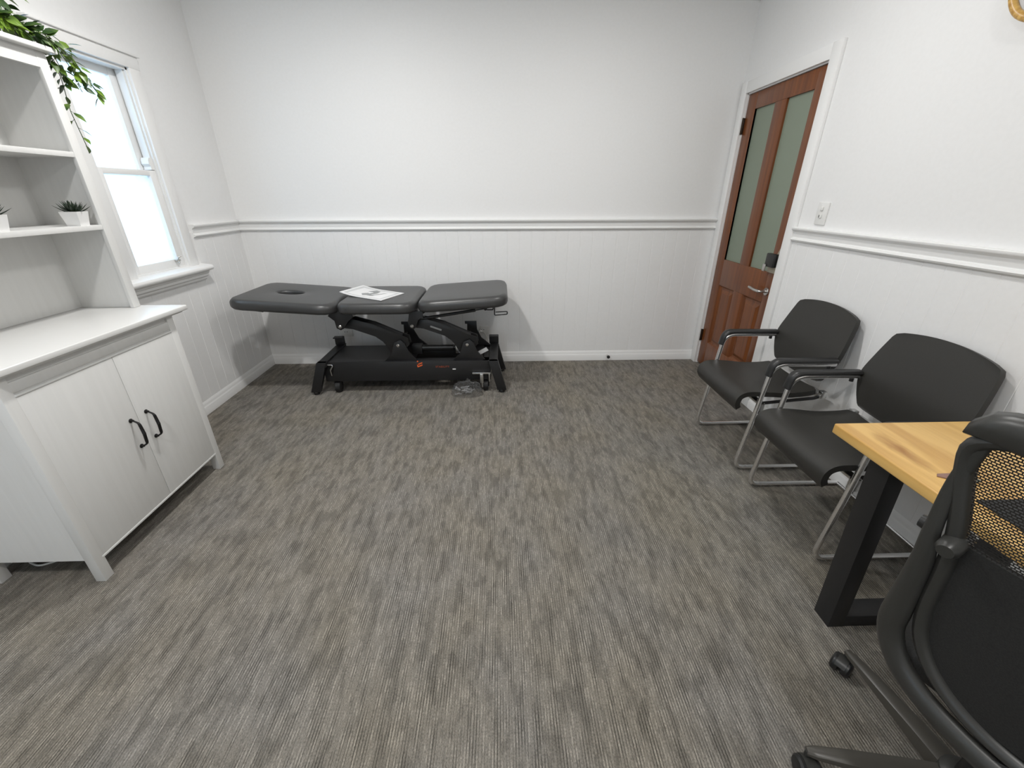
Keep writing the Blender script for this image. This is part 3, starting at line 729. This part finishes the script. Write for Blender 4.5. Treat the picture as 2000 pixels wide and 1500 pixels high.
# lifting links
def link(dx, dz=0):
    o = []
    P = [(-1.178, .512), (-1.182, .540), (-1.160, .560), (-1.085, .574), (-.94, .532), (-.745, .442), (-.700, .425), (-.690, .372), (-.735, .330), (-.790, .300),
         (-.835, .312), (-.862, .365), (-.885, .400), (-.935, .440), (-1.09, .498), (-1.14, .502)]
    P = [(a + dx, b + dz) for a, b in P]
    bm = BM()
    plate(bm, P, 2.965, 2.977); plate(bm, P, 3.035, 3.047)
    tp = [(-1.13 + dx, .556), (-1.085 + dx, .571), (-.94 + dx, .529), (-.745 + dx, .439), (-.745 + dx, .429), (-.94 + dx, .519), (-1.085 + dx, .561), (-1.13 + dx, .546)]
    plate(bm, [(a, b + dz) for a, b in tp], 2.977, 3.035)
    o.append(obj('lifting_arm', bm, 'black_metal', TB))
    for (x, z, r_, yb) in ((-1.160 + dx, .532 + dz, .013, 2.912), (-.772 + dx, .372 + dz, .013, 2.946)):
        bm = BM(); lathe(bm, [(r_, yb + .002), (r_, yb - .005), (r_ * .6, yb - .010), (0, yb - .010)], (x, 0, z), 16, 'y'); tube(bm, [(x, yb, z), (x, 3.27, z)], .008, 10)
        obj('pivot_bolt', bm, 'steel', o[0])
    # pedestal
    bm = BM()
    Q = [(-.885, .252), (-.830, .300), (-.800, .395), (-.752, .415), (-.720, .385), (-.700, .320), (-.660, .275), (-.640, .252)]
    plate(bm, [(a + dx, b) for a, b in Q], 2.948, 2.960)
    Q2 = [(-.80, .252), (-.79, .44), (-.81, .44), (-.81, .462), (-.715, .462), (-.715, .39), (-.68, .32), (-.62, .27), (-.60, .252)]
    plate(bm, [(a + dx, b) for a, b in Q2], 3.272, 3.284)
    box(bm, -.86 + dx, -.66 + dx, 2.95, 3.28, .248, .258)
    obj('pedestal', bm, 'black_metal', TB)
    bm = BM(); box(bm, -.892 + dx, -.880 + dx, 2.945, 2.952, .30, .345, .001); return o[0]
link(0); link(.515)
bm = BM(); tube(bm, [(-.66, 3.10, .300), (-.38, 3.10, .300)], .024, 16); tube(bm, [(-.40, 3.10, .300), (-.33, 3.10, .300)], .011, 12); box(bm, -.70, -.62, 3.07, 3.13, .26, .33, .004)
obj('lift_actuator', bm, 'black_plastic', TB)
bm = BM(); box(bm, -.36, -.28, 3.06, 3.14, .262, .330, .008); obj('actuator_mount', bm, 'alu', TB)
# white tags
bm = BM(); prism(bm, [(-.225, .268), (-.205, .244), (-.100, .300), (-.118, .326)], lambda p, q, t: (p, t, q), 3.02, 3.023); obj('care_label', bm, 'paper', TB)
bm = BM(); prism(bm, [(-.520, .520), (-.440, .490), (-.444, .478), (-.524, .508)], lambda p, q, t: (p, t, q), 2.962, 2.9645); obj('warning_sticker', bm, 'greyink', TB)
# base
bm = BM()
box(bm, -1.345, -.085, 2.925, 2.935, .095, .252, .002); box(bm, -1.345, -.085, 3.295, 3.305, .095, .252, .002); box(bm, -1.345, -.70, 2.93, 3.30, .243, .252)
box(bm, -.70, -.085, 2.93, 3.00, .243, .252); box(bm, -.70, -.085, 3.24, 3.30, .243, .252); box(bm, -.14, -.085, 2.93, 3.30, .12, .252, .002); box(bm, -1.345, -1.30, 2.93, 3.30, .12, .246, .002)
base = obj('base_frame', bm, 'black_metal', TB)
for sx, xa, xb in ((-1, -1.340, -1.425), (1, -.062, .000)):
    bm = BM(); w = .035
    def P(s): return [(xa - w, .262), (xa + w, .262), (xb + w, .022), (xb - w, .022)]
    plate(bm, P(0), 2.885, 2.925); plate(bm, P(0), 3.305, 3.345)
    box(bm, xa - w + .002, xa + w - .002, 2.89, 3.34, .225, .262, .002)
    # upright at the back
    box(bm, xa - w - .004, xa + w + .004, 3.30, 3.315, .262, .335, .002); box(bm, xa - w, xa + w, 3.26, 3.30, .327, .335)
    obj('stabiliser', bm, 'black_metal', TB)
    for y in (2.905, 3.325):
        bm = BM(); lathe(bm, [(.020, 0.0), (.022, .004), (.022, .014), (.008, .018), (.008, .03)], (xb, y, 0), 18); lf = obj('levelling_foot', bm, 'rubber', TB); bm = BM(); lathe(bm, [(.015, .0145), (.015, .0175), (.010, .0178), (0, .0178)], (xb, y, 0), 18); obj('foot_disc', bm, 'steel', lf)
    for y in (2.950, 3.275):
        cxx = xa + (.075 if sx < 0 else -.065)
        bm = BM(); lathe(bm, [(.034, cxx - .021), (.0425, cxx - .018), (.0425, cxx + .018), (.034, cxx + .021)], (0, y, .0430), 24, 'x')
        cst = obj('caster_wheel', bm, 'rubber', TB)
        bm = BM(); box(bm, cxx - .027, cxx - .022, y - .016, y + .016, .035, .115, .001); box(bm, cxx + .022, cxx + .027, y - .016, y + .016, .035, .115, .001); box(bm, cxx - .027, cxx + .027, y - .018, y + .018, .112, .120)
        tube(bm, [(cxx, y, .112), (cxx, y, .20)], .010, 10)
        obj('caster_fork', bm, 'black_metal', cst)
bm = BM(); tube(bm, fillet([(-1.345, 2.915, .236), (-1.265, 2.915, .236), (-1.290, 2.91, .195)], .01, 4), .006, 8)
tube(bm, [(-1.292, 2.91, .20), (-1.288, 2.91, .15)], .004, 6)
obj('caster_pedal', bm, 'alu', TB)
bm = BM(); box(bm, -.225, -.085, 2.900, 2.922, .150, .164, .003); box(bm, -.168, -.140, 2.895, 2.920, .075, .155, .006); box(bm, -.100, -.090, 2.895, 2.918, .09, .155, .002)
tube(bm, [(-.152, 2.905, .085), (-.150, 2.900, .045)], .007, 8)
obj('caster_pedal', bm, 'alu', TB)
# printed mark and word
yf = 2.9235
bm = BM(); FN = lambda p, q, t: (p, t, q)
x0, z0 = -.640, .200
prism(bm, [(x0, z0 + .030), (x0 + .040, z0 + .046), (x0 + .040, z0 + .036), (x0 + .004, z0 + .022)], FN, yf, yf + .003)
prism(bm, [(x0, z0 + .012), (x0 + .040, z0 + .028), (x0 + .040, z0 + .018), (x0 + .004, z0 + .004)], FN, yf, yf + .003)
prism(bm, [(x0, z0 + .012), (x0 + .008, z0 + .016), (x0 + .008, z0 + .034), (x0, z0 + .030)], FN, yf, yf + .003)
lathe(bm, [(.0055, yf), (.0055, yf + .003)], (x0 + .006, 0, z0 + .052), 16, 'y')
obj('printed_mark', bm, 'orange', base)
cu = bpy.data.curves.new('word', 'FONT'); cu.body = 'STABILITY'; cu.size = .0205; cu.extrude = .0006; cu.space_character = 1.15
to = bpy.data.objects.new('word', cu); COL.objects.link(to)
bpy.context.view_layer.update()
me = bpy.data.meshes.new_from_object(to.evaluated_get(bpy.context.evaluated_depsgraph_get()))
bpy.data.objects.remove(to); 
me.transform(Matrix.Rotation(pi / 2, 4, 'X')); me.transform(Matrix.Translation((-.502, yf + .0006, .200)))
me.transform(Matrix.Translation(-TB.location)); me.materials.append(M['dim_orange'])
wd = bpy.data.objects.new('printed_word', me); COL.objects.link(wd); wd.parent = base
bm = BM(); box(bm, -.375, -.350, yf - .001, yf + .002, .182, .190, .001); obj('rail_sticker', bm, 'paper', base)

# brochure on the table
br = thing('brochure', 'white glossy brochure with a grey arrow emblem lying on the middle cushion', 'brochure', (-.95, 3.1, .724))
ca = [Vector((-1.196, 3.104, .7245)), Vector((-1.091, 3.345, .7245)), Vector((-.724, 3.122, .7225)), Vector((-.837, 2.890, .7225))]
bm = BM(); nseg = 10
def BP2(u, v, h=0):      # u along the long side, v across
    p = ca[0].lerp(ca[3], u).lerp(ca[1].lerp(ca[2], u), v)
    return p + Vector((0, 0, h + .016 * max(0, 1 - u * 2.2) ** 2))
G = [[bm.verts.new(BP2(i / nseg, j, k)) for i in range(nseg + 1)] for j in (0, 1) for k in (0, .004)]
for i in range(nseg):
    bm.faces.new([G[1][i], G[1][i + 1], G[3][i + 1], G[3][i]]); bm.faces.new([G[0][i], G[2][i], G[2][i + 1], G[0][i + 1]])
    bm.faces.new([G[0][i], G[0][i + 1], G[1][i + 1], G[1][i]]); bm.faces.new([G[2][i], G[3][i], G[3][i + 1], G[2][i + 1]])
for e in (0, nseg): bm.faces.new([G[0][e], G[1][e], G[3][e], G[2][e]])
obj('cover', bm, 'paper', br)
bm = BM()
def strip(u0, u1, v0, v1, h=.0046):
    n = max(1, int((u1 - u0) * 12)); A = [bm.verts.new(BP2(u0 + (u1 - u0) * i / n, v0, h)) for i in range(n + 1)]; B = [bm.verts.new(BP2(u0 + (u1 - u0) * i / n, v1, h)) for i in range(n + 1)]
    for i in range(n): bm.faces.new([A[i], A[i + 1], B[i + 1], B[i]])
strip(.05, .95, .84, .92); strip(.05, .95, .07, .12); strip(.90, .95, .12, .84); strip(.05, .12, .12, .84)
obj('printed_border', bm, 'paleink', br)
bm = BM()
def poly(P, h=.0048): bm.faces.new([bm.verts.new(BP2(u, v, h)) for u, v in P])
poly([(.34, .62), (.44, .82), (.56, .78), (.60, .56), (.56, .40), (.46, .40), (.50, .58), (.46, .62)]); poly([(.34, .34), (.42, .48), (.66, .30), (.60, .24), (.50, .26), (.44, .20)])
poly([(.58, .34), (.72, .62), (.76, .72), (.70, .60), (.62, .30)])
obj('printed_emblem', bm, 'greyink', br)

# crumpled clear bag
bm = BM(); nu, nv = 56, 26; rngb = random.Random(3)
from mathutils import noise as mn
V = []
for j in range(nv + 1):
    row = []; t = j / nv; el = t * pi / 2
    for i in range(nu):
        a = 2 * pi * i / nu; d = Vector((math.cos(a) * math.cos(el), math.sin(a) * math.cos(el), math.sin(el)))
        w = mn.noise(d * 3.2) * .16 + abs(mn.noise(d * 7.5)) * .22 - .04 + abs(mn.noise(d * 15)) * .10 + .10 * max(0, 1 - t * 9)
        k = 1 + w * (.35 + .65 * min(1, t * 4)); row.append(bm.verts.new((d.x * .116 * k, d.y * .058 * k, max(0, d.z * .108 * k))))
    V.append(row)
for j in range(nv):
    for i in range(nu): bm.faces.new([V[j][i], V[j][(i + 1) % nu], V[j + 1][(i + 1) % nu], V[j + 1][i]])
for i in range(nu):       # crumpled skirt corners
    pass
bag = obj('plastic_bag', bm, 'bag', ang=25); bag.location = (-.268, 2.862, .001); tag(bag, 'crumpled clear plastic bag on the carpet under the foot end of the table', 'bag')
bm = BM()
for k in range(16):
    a = rngb.uniform(0, 2 * pi); r1 = rngb.uniform(.1, .8); pts = []
    p = Vector((math.cos(a) * .08 * r1, math.sin(a) * .04 * r1, rngb.uniform(.012, .05)))
    for s in range(5): pts.append(p.copy()); p += Vector((rngb.uniform(-.03, .03), rngb.uniform(-.012, .012), rngb.uniform(-.010, .012))); p.z = max(.005, p.z); p.x = max(-.085, min(.085, p.x)); p.y = max(-.035, min(.035, p.y))
    tube(bm, fillet(pts, .02, 3), .0022, 5, flat=(1, 2.4))
o = obj('bag_contents', bm, 'filler', bag, local=True)

# ------------------------------------------------------------------ visitor chairs  (local: faces -x, width along y, origin on the floor)
def visitor_chair(label):
    t = thing('visitor_chair', label, 'chair', (0, 0, 0), 0, 'black visitor chairs along the right wall')
    hw = .243                      # half distance of the side tubes
    # local x: 0 = front foot (world 1.29)
    rt = .0115
    for s in (-1, 1):
        y = s * hw
        bm = BM()
        pts = fillet([(.455, y, .012), (-.005, y, .012), (.030, y, .300), (.062, y, .628), (.375, y, .624)], [0, .055, .5, .075, 0], 8)
        tube(bm, pts, rt, 14, flat=(1.0, 1.0)); obj('side_frame', bm, 'chrome', t, local=True)
        bm = BM()
        pts = fillet([(.052, y, .562), (.064, y, .643), (.375, y, .639)], .070, 8); n = len(pts)
        tube(bm, pts, [.0135] * n, 14, flat=(1.75, 1.0)) ; 
        bmesh.ops.translate(bm, verts=bm.verts, vec=(-.004, 0, .004))
        obj('arm_pad', bm, 'black_plastic', t, local=True)
        bm = BM(); tube(bm, [(.345, y, .617), (.345, y, .599)], .009, 10); tube(bm, fillet([(.355, y, .626), (.385, y - s * .004, .628), (.405, y - s * .020, .630)], .01, 4), .008, 10)
        obj('arm_bracket', bm, 'black_plastic', t, local=True)
    bm = BM(); tube(bm, fillet([(.455, -hw, .012), (.475, -hw, .012), (.475, hw, .012), (.455, hw, .012)], .012, 5), rt, 14); obj('rear_runner', bm, 'chrome', t, local=True)
    # seat shell
    def sheet(fn, nu, nv, th):
        bm = BM(); A = []; B = []
        for i in range(nu + 1):
            ra, rb = [], []
            for j in range(nv + 1):
                p, n_ = fn(i / nu, j / nv); ra.append(bm.verts.new(p + n_ * th / 2)); rb.append(bm.verts.new(p - n_ * th / 2))
            A.append(ra); B.append(rb)
        for i in range(nu):
            for j in range(nv):
                bm.faces.new([A[i][j], A[i + 1][j], A[i + 1][j + 1], A[i][j + 1]]); bm.faces.new([B[i][j], B[i][j + 1], B[i + 1][j + 1], B[i + 1][j]])
        for i in range(nu):
            bm.faces.new([A[i][0], B[i][0], B[i + 1][0], A[i + 1][0]]); bm.faces.new([A[i][nv], A[i + 1][nv], B[i + 1][nv], B[i][nv]])
        for j in range(nv):
            bm.faces.new([A[0][j], A[0][j + 1], B[0][j + 1], B[0][j]]); bm.faces.new([A[nu][j], B[nu][j], B[nu][j + 1], A[nu][j + 1]])
        es = [e for e in bm.edges if len(e.link_faces) == 2 and e.calc_face_angle(0) > R(60)]
        bmesh.ops.bevel(bm, geom=es, offset=th * .38, segments=3, affect='EDGES', profile=.5)
        return bm
    prof = [(-.044, .366), (-.060, .392), (-.056, .420), (-.034, .439), (.006, .446), (.10, .441), (.20, .432), (.30, .436), (.362, .446)]
    def pc(t_, P):
        x = t_ * (len(P) - 1); i = min(int(x), len(P) - 2); f = x - i
        p0, p1, p2, p3 = (Vector((*P[max(0, min(len(P) - 1, k))], 0)) for k in (i - 1, i, i + 1, i + 2))
        v = .5 * ((2 * p1) + (p2 - p0) * f + (2 * p0 - 5 * p1 + 4 * p2 - p3) * f * f + (3 * p1 - p0 - 3 * p2 + p3) * f ** 3)
        return v
    def fseat(u, v):
        a = pc(u, prof); b = pc(min(1, u + .01), prof); c = pc(max(0, u - .01), prof); tn = (b - c).normalized()
        w = .228 - .020 * max(0, (u - .6)) / .4 - .006 * (1 - min(1, u / .2)) ** 2
        for e_, rc_ in ((u, .018), (1 - u, .03)):
            dd = e_ * .58
            if dd < rc_: w -= rc_ - math.sqrt(max(0, rc_ ** 2 - (rc_ - dd) ** 2))
        y = (v * 2 - 1) * w; cup = .010 * ((v * 2 - 1) ** 2) * (1 if u > .3 else u / .3)
        return Vector((a.x, y, a.y + cup)), Vector((-tn.y, 0, tn.x))
    obj('seat', sheet(fseat, 32, 16, .026), 'leather', t, local=True, ang=50)
    bp_ = [(.384, .485), (.386, .560), (.396, .640), (.424, .740), (.462, .870)]
    def fback(u, v):
        a = pc(u, bp_); b = pc(min(1, u + .01), bp_); c = pc(max(0, u - .01), bp_); tn = (b - c).normalized()
        ws = [.180, .218, .243, .234, .210]; x = u * 4; i = min(3, int(x)); f = x - i; f = f * f * (3 - 2 * f) if False else f
        w = pc(u, [(q, 0) for q in ws]).x
        for e_, rc_ in ((u, .030), (1 - u, .034)):
            dd = e_ * .39
            if dd < rc_: w -= rc_ - math.sqrt(max(0, rc_ ** 2 - (rc_ - dd) ** 2))
        s = v * 2 - 1; y = s * w
        return Vector((a.x - .012 * s * s, y, a.y - (.020 * s * s if u > .9 else .020 * s * s * (u / .9) ** 3) + (.012 * s * s) * (1 - u) ** 2)), Vector((-tn.y, 0, tn.x))
    obj('backrest', sheet(fback, 28, 20, .024), 'leather', t, local=True, ang=50)
    # supports
    bm = BM(); box(bm, .055, .085, -.228, .228, .388, .404, .003)
    obj('front_crossbar', bm, 'alu', t, local=True, label='bright metal crossbar under the seat front')
    bm = BM(); prism(bm, [(.368, .424), (.400, .436), (.396, .450), (.364, .438)], lambda p, q, tt: (p, tt, q), -.225, .225, .003); [box(bm, .372, .402, q - .016, q + .016, .422, .462, .005) for q in (-.214, .214)]
    obj('rear_crossbar', bm, 'alu', t, local=True, label='polished flat bar between seat and backrest')
    for s in (-1, 1):
        bm = BM(); y = s * .212
        tube(bm, fillet([(.045, s * hw, .350), (.055, s * .222, .385), (.080, y, .395), (.35, y, .420), (.385, y, .432)], .03, 6), .0085, 10)
        obj('seat_rail', bm, 'black_metal', t, local=True)
        bm = BM(); box(bm, .046, .078, s * hw - (.030 if s > 0 else -.002), s * hw + (-.002 if s > 0 else .030), .352, .404, .004); obj('frame_clamp', bm, 'alu', t, local=True)
    return t
ch1 = visitor_chair('black leatherette visitor chair with chrome frame, the far one next to the door')
ch1.location = (1.288, 2.109, 0)
ch2 = copy_thing(ch1); ch2.location = (1.288, 1.475, 0)
ch2['label'] = 'black leatherette visitor chair with chrome frame, the near one behind the desk corner'

# ------------------------------------------------------------------ desk
dk = thing('desk', 'golden timber desk top on black steel frame legs at the right wall', 'desk', (1.39, .20, 0))
bm = BM(); box(bm, 1.043, 1.740, -.66, 1.100, .708, .741, .0045, 3); obj('desktop', bm, 'desk', dk)
def leg_frame(ya, yb):
    bm = BM(); fr = lambda p, q, t: (p, t, q); w = .055
    # trapezoid frame: side posts lean slightly
    xo0, xo1, xi0, xi1 = 1.142, 1.108, 1.197, 1.163
    prism(bm, [(xo0, 0.0), (xi0, 0.0), (xi1, .708), (xo1, .708)], fr, ya, yb, .002)
    c = 2 * 1.395
    prism(bm, [(c - xi0, 0.0), (c - xo0, 0.0), (c - xo1, .708), (c - xi1, .708)], fr, ya, yb, .002)
    box(bm, 1.18, c - 1.18, ya + .0005, yb - .0005, .0005, .052, .002); box(bm, 1.15, c - 1.15, ya + .0005, yb - .0005, .655, .7075, .002)
    obj('leg', bm, 'black_metal', dk)
leg_frame(.940, 1.010); leg_frame(-.57, -.50)
# items on the desk
bm = BM(); box(bm, 1.105, 1.48, .10, .735, .7412, .7442, .001)
tag(obj('desk_mat', bm, 'pad'), 'black flat desk mat on the timber desk behind the mesh chair', 'desk mat')
lc = thing('name_badge', 'small brown and grey-green rounded card lying near the desk edge', 'card', (1.135, .812, .741))
bm = BM()
P = [(1.102, .826), (1.112, .836), (1.18, .838), (1.18, .812), (1.13, .808)]
prism(bm, P, lambda p, q, t: (p, q, t), .7412, .7436, .0006); obj('brown_part', bm, 'lens2', lc)
bm = BM(); prism(bm, [(1.105, .788), (1.14, .786), (1.19, .80), (1.19, .832), (1.145, .834), (1.12, .81)], lambda p, q, t: (p, q, t), .7437, .7460, .0006); obj('green_part', bm, 'lens', lc)

# ------------------------------------------------------------------ office chair (local: faces +x, back centre built from measured outline)
TH = R(25); CC = Vector((1.107, .476, 0))
oc = thing('office_chair', 'black mesh-back swivel office chair pushed up to the timber desk', 'chair', CC, TH)
PH = R(8); HWB = .235
# point on the back plane: lateral l (+ = chair's left, world far side), height t measured up the plane from z .86
P0 = Vector((.775, .555, .86)); fwv = Vector((math.cos(TH), math.sin(TH), 0)); latv = Vector((math.sin(TH), -math.cos(TH), 0))
rel = P0 - CC; bx = rel.dot(fwv); by = -rel.dot(latv)     # local coords of that point
def BK(s, t, d=0):
    """s from the left edge to the right, t up the plane, d towards the sitter"""
    c = (s - HWB) / HWB
    curve = .035 * (1 - c * c)        # back dished, centre further back
    x = bx - t * math.sin(PH) + d * math.cos(PH) - curve
    return Vector((x, by - s, .86 + t * math.cos(PH) + d * math.sin(PH)))
def mirror(P): return P + [(2 * HWB - a, b) for a, b in P[::-1]]
# outer support frame
bm = BM(); half = [(.006, .212), (-.006, .10), (-.004, .0), (.002, -.08), (-.006, -.20), (-.004, -.275), (.026, -.340), (.080, -.378), (.150, -.398), (.235, -.405)]
def smooth(P, k=4):
    out = []; n = len(P)
    for i in range(n - 1):
        p0, p1, p2, p3 = (P[max(0, min(n - 1, q))] for q in (i - 1, i, i + 1, i + 2))
        for s in range(k):
            f = s / k; out.append(.5 * ((2 * p1) + (p2 - p0) * f + (2 * p0 - 5 * p1 + 4 * p2 - p3) * f * f + (3 * p1 - p0 - 3 * p2 + p3) * f ** 3))
    return out + [P[-1]]
half = [(a + (.013 if b > -.1 else .021), b) for a, b in half[:-1]] + [half[-1]]
outer = half[:-1] + [half[-1]] + [(2 * HWB - a, b) for a, b in half[:-1][::-1]]
pts = smooth([BK(s, t, -.018 + .020 * min(1, max(0, (t - .04) / .12))) for s, t in outer], 4); n = len(pts)
tube(bm, pts, [.0105 + .0105 * min(1, max(0, (min(i, n - 1 - i) / (n - 1) - .10) / .14)) for i in range(n)], 14, flat=(1.1, .8))
obj('back_support', bm, 'grey_plastic', oc, local=True)
# inner frame (closed loop carrying the mesh)
ih = [(.235, .212), (.15, .214), (.06, .205), (.008, .175), (.010, .12), (.024, .06), (.036, .0), (.043, -.08), (.046, -.18), (.060, -.255), (.098, -.315), (.160, -.355), (.235, -.370)]
loop = ih + [(2 * HWB - a, b) for a, b in ih[1:-1][::-1]]
L3 = [BK(s, t, .0) for s, t in loop]; m_ = len(L3); pts = []
for i in range(m_):
    p0, p1, p2, p3 = (L3[(i + q) % m_] for q in (-1, 0, 1, 2))
    for s in range(4):
        f = s / 4; pts.append(.5 * ((2 * p1) + (p2 - p0) * f + (2 * p0 - 5 * p1 + 4 * p2 - p3) * f * f + (3 * p1 - p0 - 3 * p2 + p3) * f ** 3))
bm = BM(); tube(bm, pts, .0165, 12, closed=True, flat=(1, .8)); obj('back_frame', bm, 'grey_plastic', oc, local=True)
# top rim band
bm = BM(); rows = []
for i in range(25):
    s = -.010 + (2 * HWB + .02) * i / 24; c = max(-1, min(1, (s - HWB) / (HWB + .01))); top = .252 - .034 * abs(c) ** 7; bot = .192 + .008 * abs(c) ** 4
    if i in (0, 24): top -= .010
    bot -= .010 * abs(c) ** 7
    rows.append([bm.verts.new(BK(s, t_, d_)) for t_, d_ in ((bot, -.012), (bot + .006, -.020), (top - .012, -.020), (top, -.008), (top, .012), (top - .012, .022), (bot + .006, .018), (bot, .008))])
for a, b in zip(rows, rows[1:]):
    for k in range(8): bm.faces.new([a[k], a[(k + 1) % 8], b[(k + 1) % 8], b[k]])
bm.faces.new(rows[0]); bm.faces.new(rows[-1][::-1])
obj('top_rim', bm, 'grey_plastic', oc, local=True, ang=60)
def panel(t0, t1, d, name, m, th=.0):
    def inner(t):      # left boundary at height t
        K = sorted([(b, a) for a, b in ih if a < .2] )
        K = [k for k in K]
        if t <= K[0][0]: return K[0][1]
        for (ta, sa), (tb, sb_) in zip(K, K[1:]):
            if ta <= t <= tb: return sa + (sb_ - sa) * (t - ta) / (tb - ta)
        return .03
    bm = BM(); rows = []; nt = 30
    for i in range(nt + 1):
        t = t0 + (t1 - t0) * i / nt; l = inner(t) + .002
        rows.append([bm.verts.new(BK(l + (2 * HWB - 2 * l) * j / 20, t, d)) for j in range(21)])
    fs = []
    for a, b in zip(rows, rows[1:]):
        for j in range(20): fs.append(bm.faces.new([a[j], a[j + 1], b[j + 1], b[j]]))
    if th:
        r_ = bmesh.ops.extrude_face_region(bm, geom=fs)
        bmesh.ops.translate(bm, verts=[v for v in r_['geom'] if isinstance(v, bmesh.types.BMVert)], vec=(th, 0, 0))
    return obj(name, bm, m, oc, local=True)
panel(-.008, .205, 0, 'back_mesh', 'mesh')
panel(-.352, -.008, -.002, 'lower_shade_panel', 'backfabric', .012)  # solid black panel added in place of mesh seen against the shade behind
# pivots joining frame and support
for s_ in (.040, 2 * HWB - .040):
    bm = BM(); a = BK(s_, -.012, -.040); b = BK(s_, -.012, .02); tube(bm, [a, a.lerp(b, .15), b], [.012, .017, .018], 16); obj('pivot_knob', bm, 'grey_plastic', oc, local=True)
    sg = -1 if s_ < .1 else 1
    bm = BM(); c_ = BK(s_ + sg * .036, -.020, .01); tube(bm, [c_ + Vector((0, -sg * .02, 0)), c_, c_ + Vector((0, -sg * -.004, 0))], [.012, .016, .010], 12); obj('adjustment_knob', bm, 'black_plastic', oc, local=True)
# seat, mechanism, column, star base
bm = BM(); cushion(bm, .035, 0, .235, .240, .455, .062, .09, rnd=.03); obj('seat', bm, 'backfabric', oc, local=True)
bm = BM(); box(bm, -.10, .12, -.09, .09, .405, .455, .01)
tube(bm, fillet([(-.02, 0, .425), (-.17, 0, .425), BK(.235, -.395, -.02) + Vector((.0, 0, 0))], .06, 8), .026, 14, flat=(1.6, .7)); obj('tilt_mechanism', bm, 'black_plastic', oc, local=True)
bm = BM(); tube(bm, [(0, 0, .10), (0, 0, .26), (0, 0, .2601), (0, 0, .42)], [.026, .026, .016, .016], 20); obj('gas_column', bm, 'black_plastic', oc, local=True)
base_r = .330
angs0 = math.atan2(.810 - .476, 1.087 - 1.107) - TH
sbm = BM(); lathe(sbm, [(.050, .062), (.056, .075), (.050, .115), (.034, .125)], (0, 0, 0), 24)
star = obj('star_base', sbm, 'grey_plastic', oc, local=True)
for k in range(5):
    a = angs0 + k * 2 * pi / 5; d = Vector((math.cos(a), math.sin(a), 0)); n_ = Vector((-math.sin(a), math.cos(a), 0))
    bm = BM(); rows = []
    for r_, w, z0_, z1_ in ((.03, .030, .068, .112), (.12, .026, .070, .106), (.24, .020, .072, .094), (.315, .015, .070, .084), (.335, .010, .070, .080)):
        c = d * r_; rows.append([bm.verts.new(c + n_ * w + Vector((0, 0, z0_))), bm.verts.new(c + n_ * w * .9 + Vector((0, 0, z1_ - .004))), bm.verts.new(c + n_ * w * .5 + Vector((0, 0, z1_))), bm.verts.new(c - n_ * w * .5 + Vector((0, 0, z1_))), bm.verts.new(c - n_ * w * .9 + Vector((0, 0, z1_ - .004))), bm.verts.new(c - n_ * w + Vector((0, 0, z0_)))])
    for A, B in zip(rows, rows[1:]):
        for q in range(6): bm.faces.new([A[q], A[(q + 1) % 6], B[(q + 1) % 6], B[q]])
    bm.faces.new(rows[0][::-1]); bm.faces.new(rows[-1])
    obj('base_arm', bm, 'sheen_plastic', star, local=True)
    # twin-wheel caster
    c = d * base_r; ca_ = a + [.5, .15, 1.2, -.6, .8][k]; ax = Vector((math.cos(ca_), math.sin(ca_), 0)); fwd = Vector((-ax.y, ax.x, 0))
    ctr = c + fwd * .016 + Vector((0, 0, .0285))
    bm = BM()
    for s in (-1, 1):
        prof = [(.0, 0), (.018, 0), (.0265, .003), (.0285, .008), (.0285, .019), (.024, .024), (.012, .026), (0, .026)]
        rings = []
        for r_, h in prof:
            rings.append([bm.verts.new(ctr + ax * s * (.002 + h) + (fwd * math.cos(q * 2 * pi / 24) + Vector((0, 0, math.sin(q * 2 * pi / 24)))) * max(r_, .0005)) for q in range(24)])
        for A, B in zip(rings, rings[1:]):
            for q in range(24): bm.faces.new([A[q], A[(q + 1) % 24], B[(q + 1) % 24], B[q]])
    bmesh.ops.remove_doubles(bm, verts=bm.verts, dist=1e-6)
    cs = obj('caster', bm, 'black_plastic', star, local=True)
    bm = BM(); hood = []
    for s in (-.014, .014):
        hood.append([bm.verts.new(ctr + ax * s + (fwd * math.cos(q) + Vector((0, 0, math.sin(q)))) * .0305) for q in [R(20) + R(140) * i / 10 for i in range(11)]])
    inner_ = []
    for s in (-.014, .014):
        inner_.append([bm.verts.new(ctr + ax * s + (fwd * math.cos(q) + Vector((0, 0, math.sin(q)))) * .029) for q in [R(20) + R(140) * i / 10 for i in range(11)]])
    for i in range(10):
        bm.faces.new([hood[0][i], hood[0][i + 1], hood[1][i + 1], hood[1][i]]); bm.faces.new([inner_[0][i], inner_[1][i], inner_[1][i + 1], inner_[0][i + 1]])
        for q in (0, 1): bm.faces.new([hood[q][i], hood[q][i + 1], inner_[q][i + 1], inner_[q][i]])
    tube(bm, [c + Vector((0, 0, .050)), c + Vector((0, 0, .074))], .0075, 12)
    obj('caster_hood', bm, 'grey_plastic', cs, local=True)
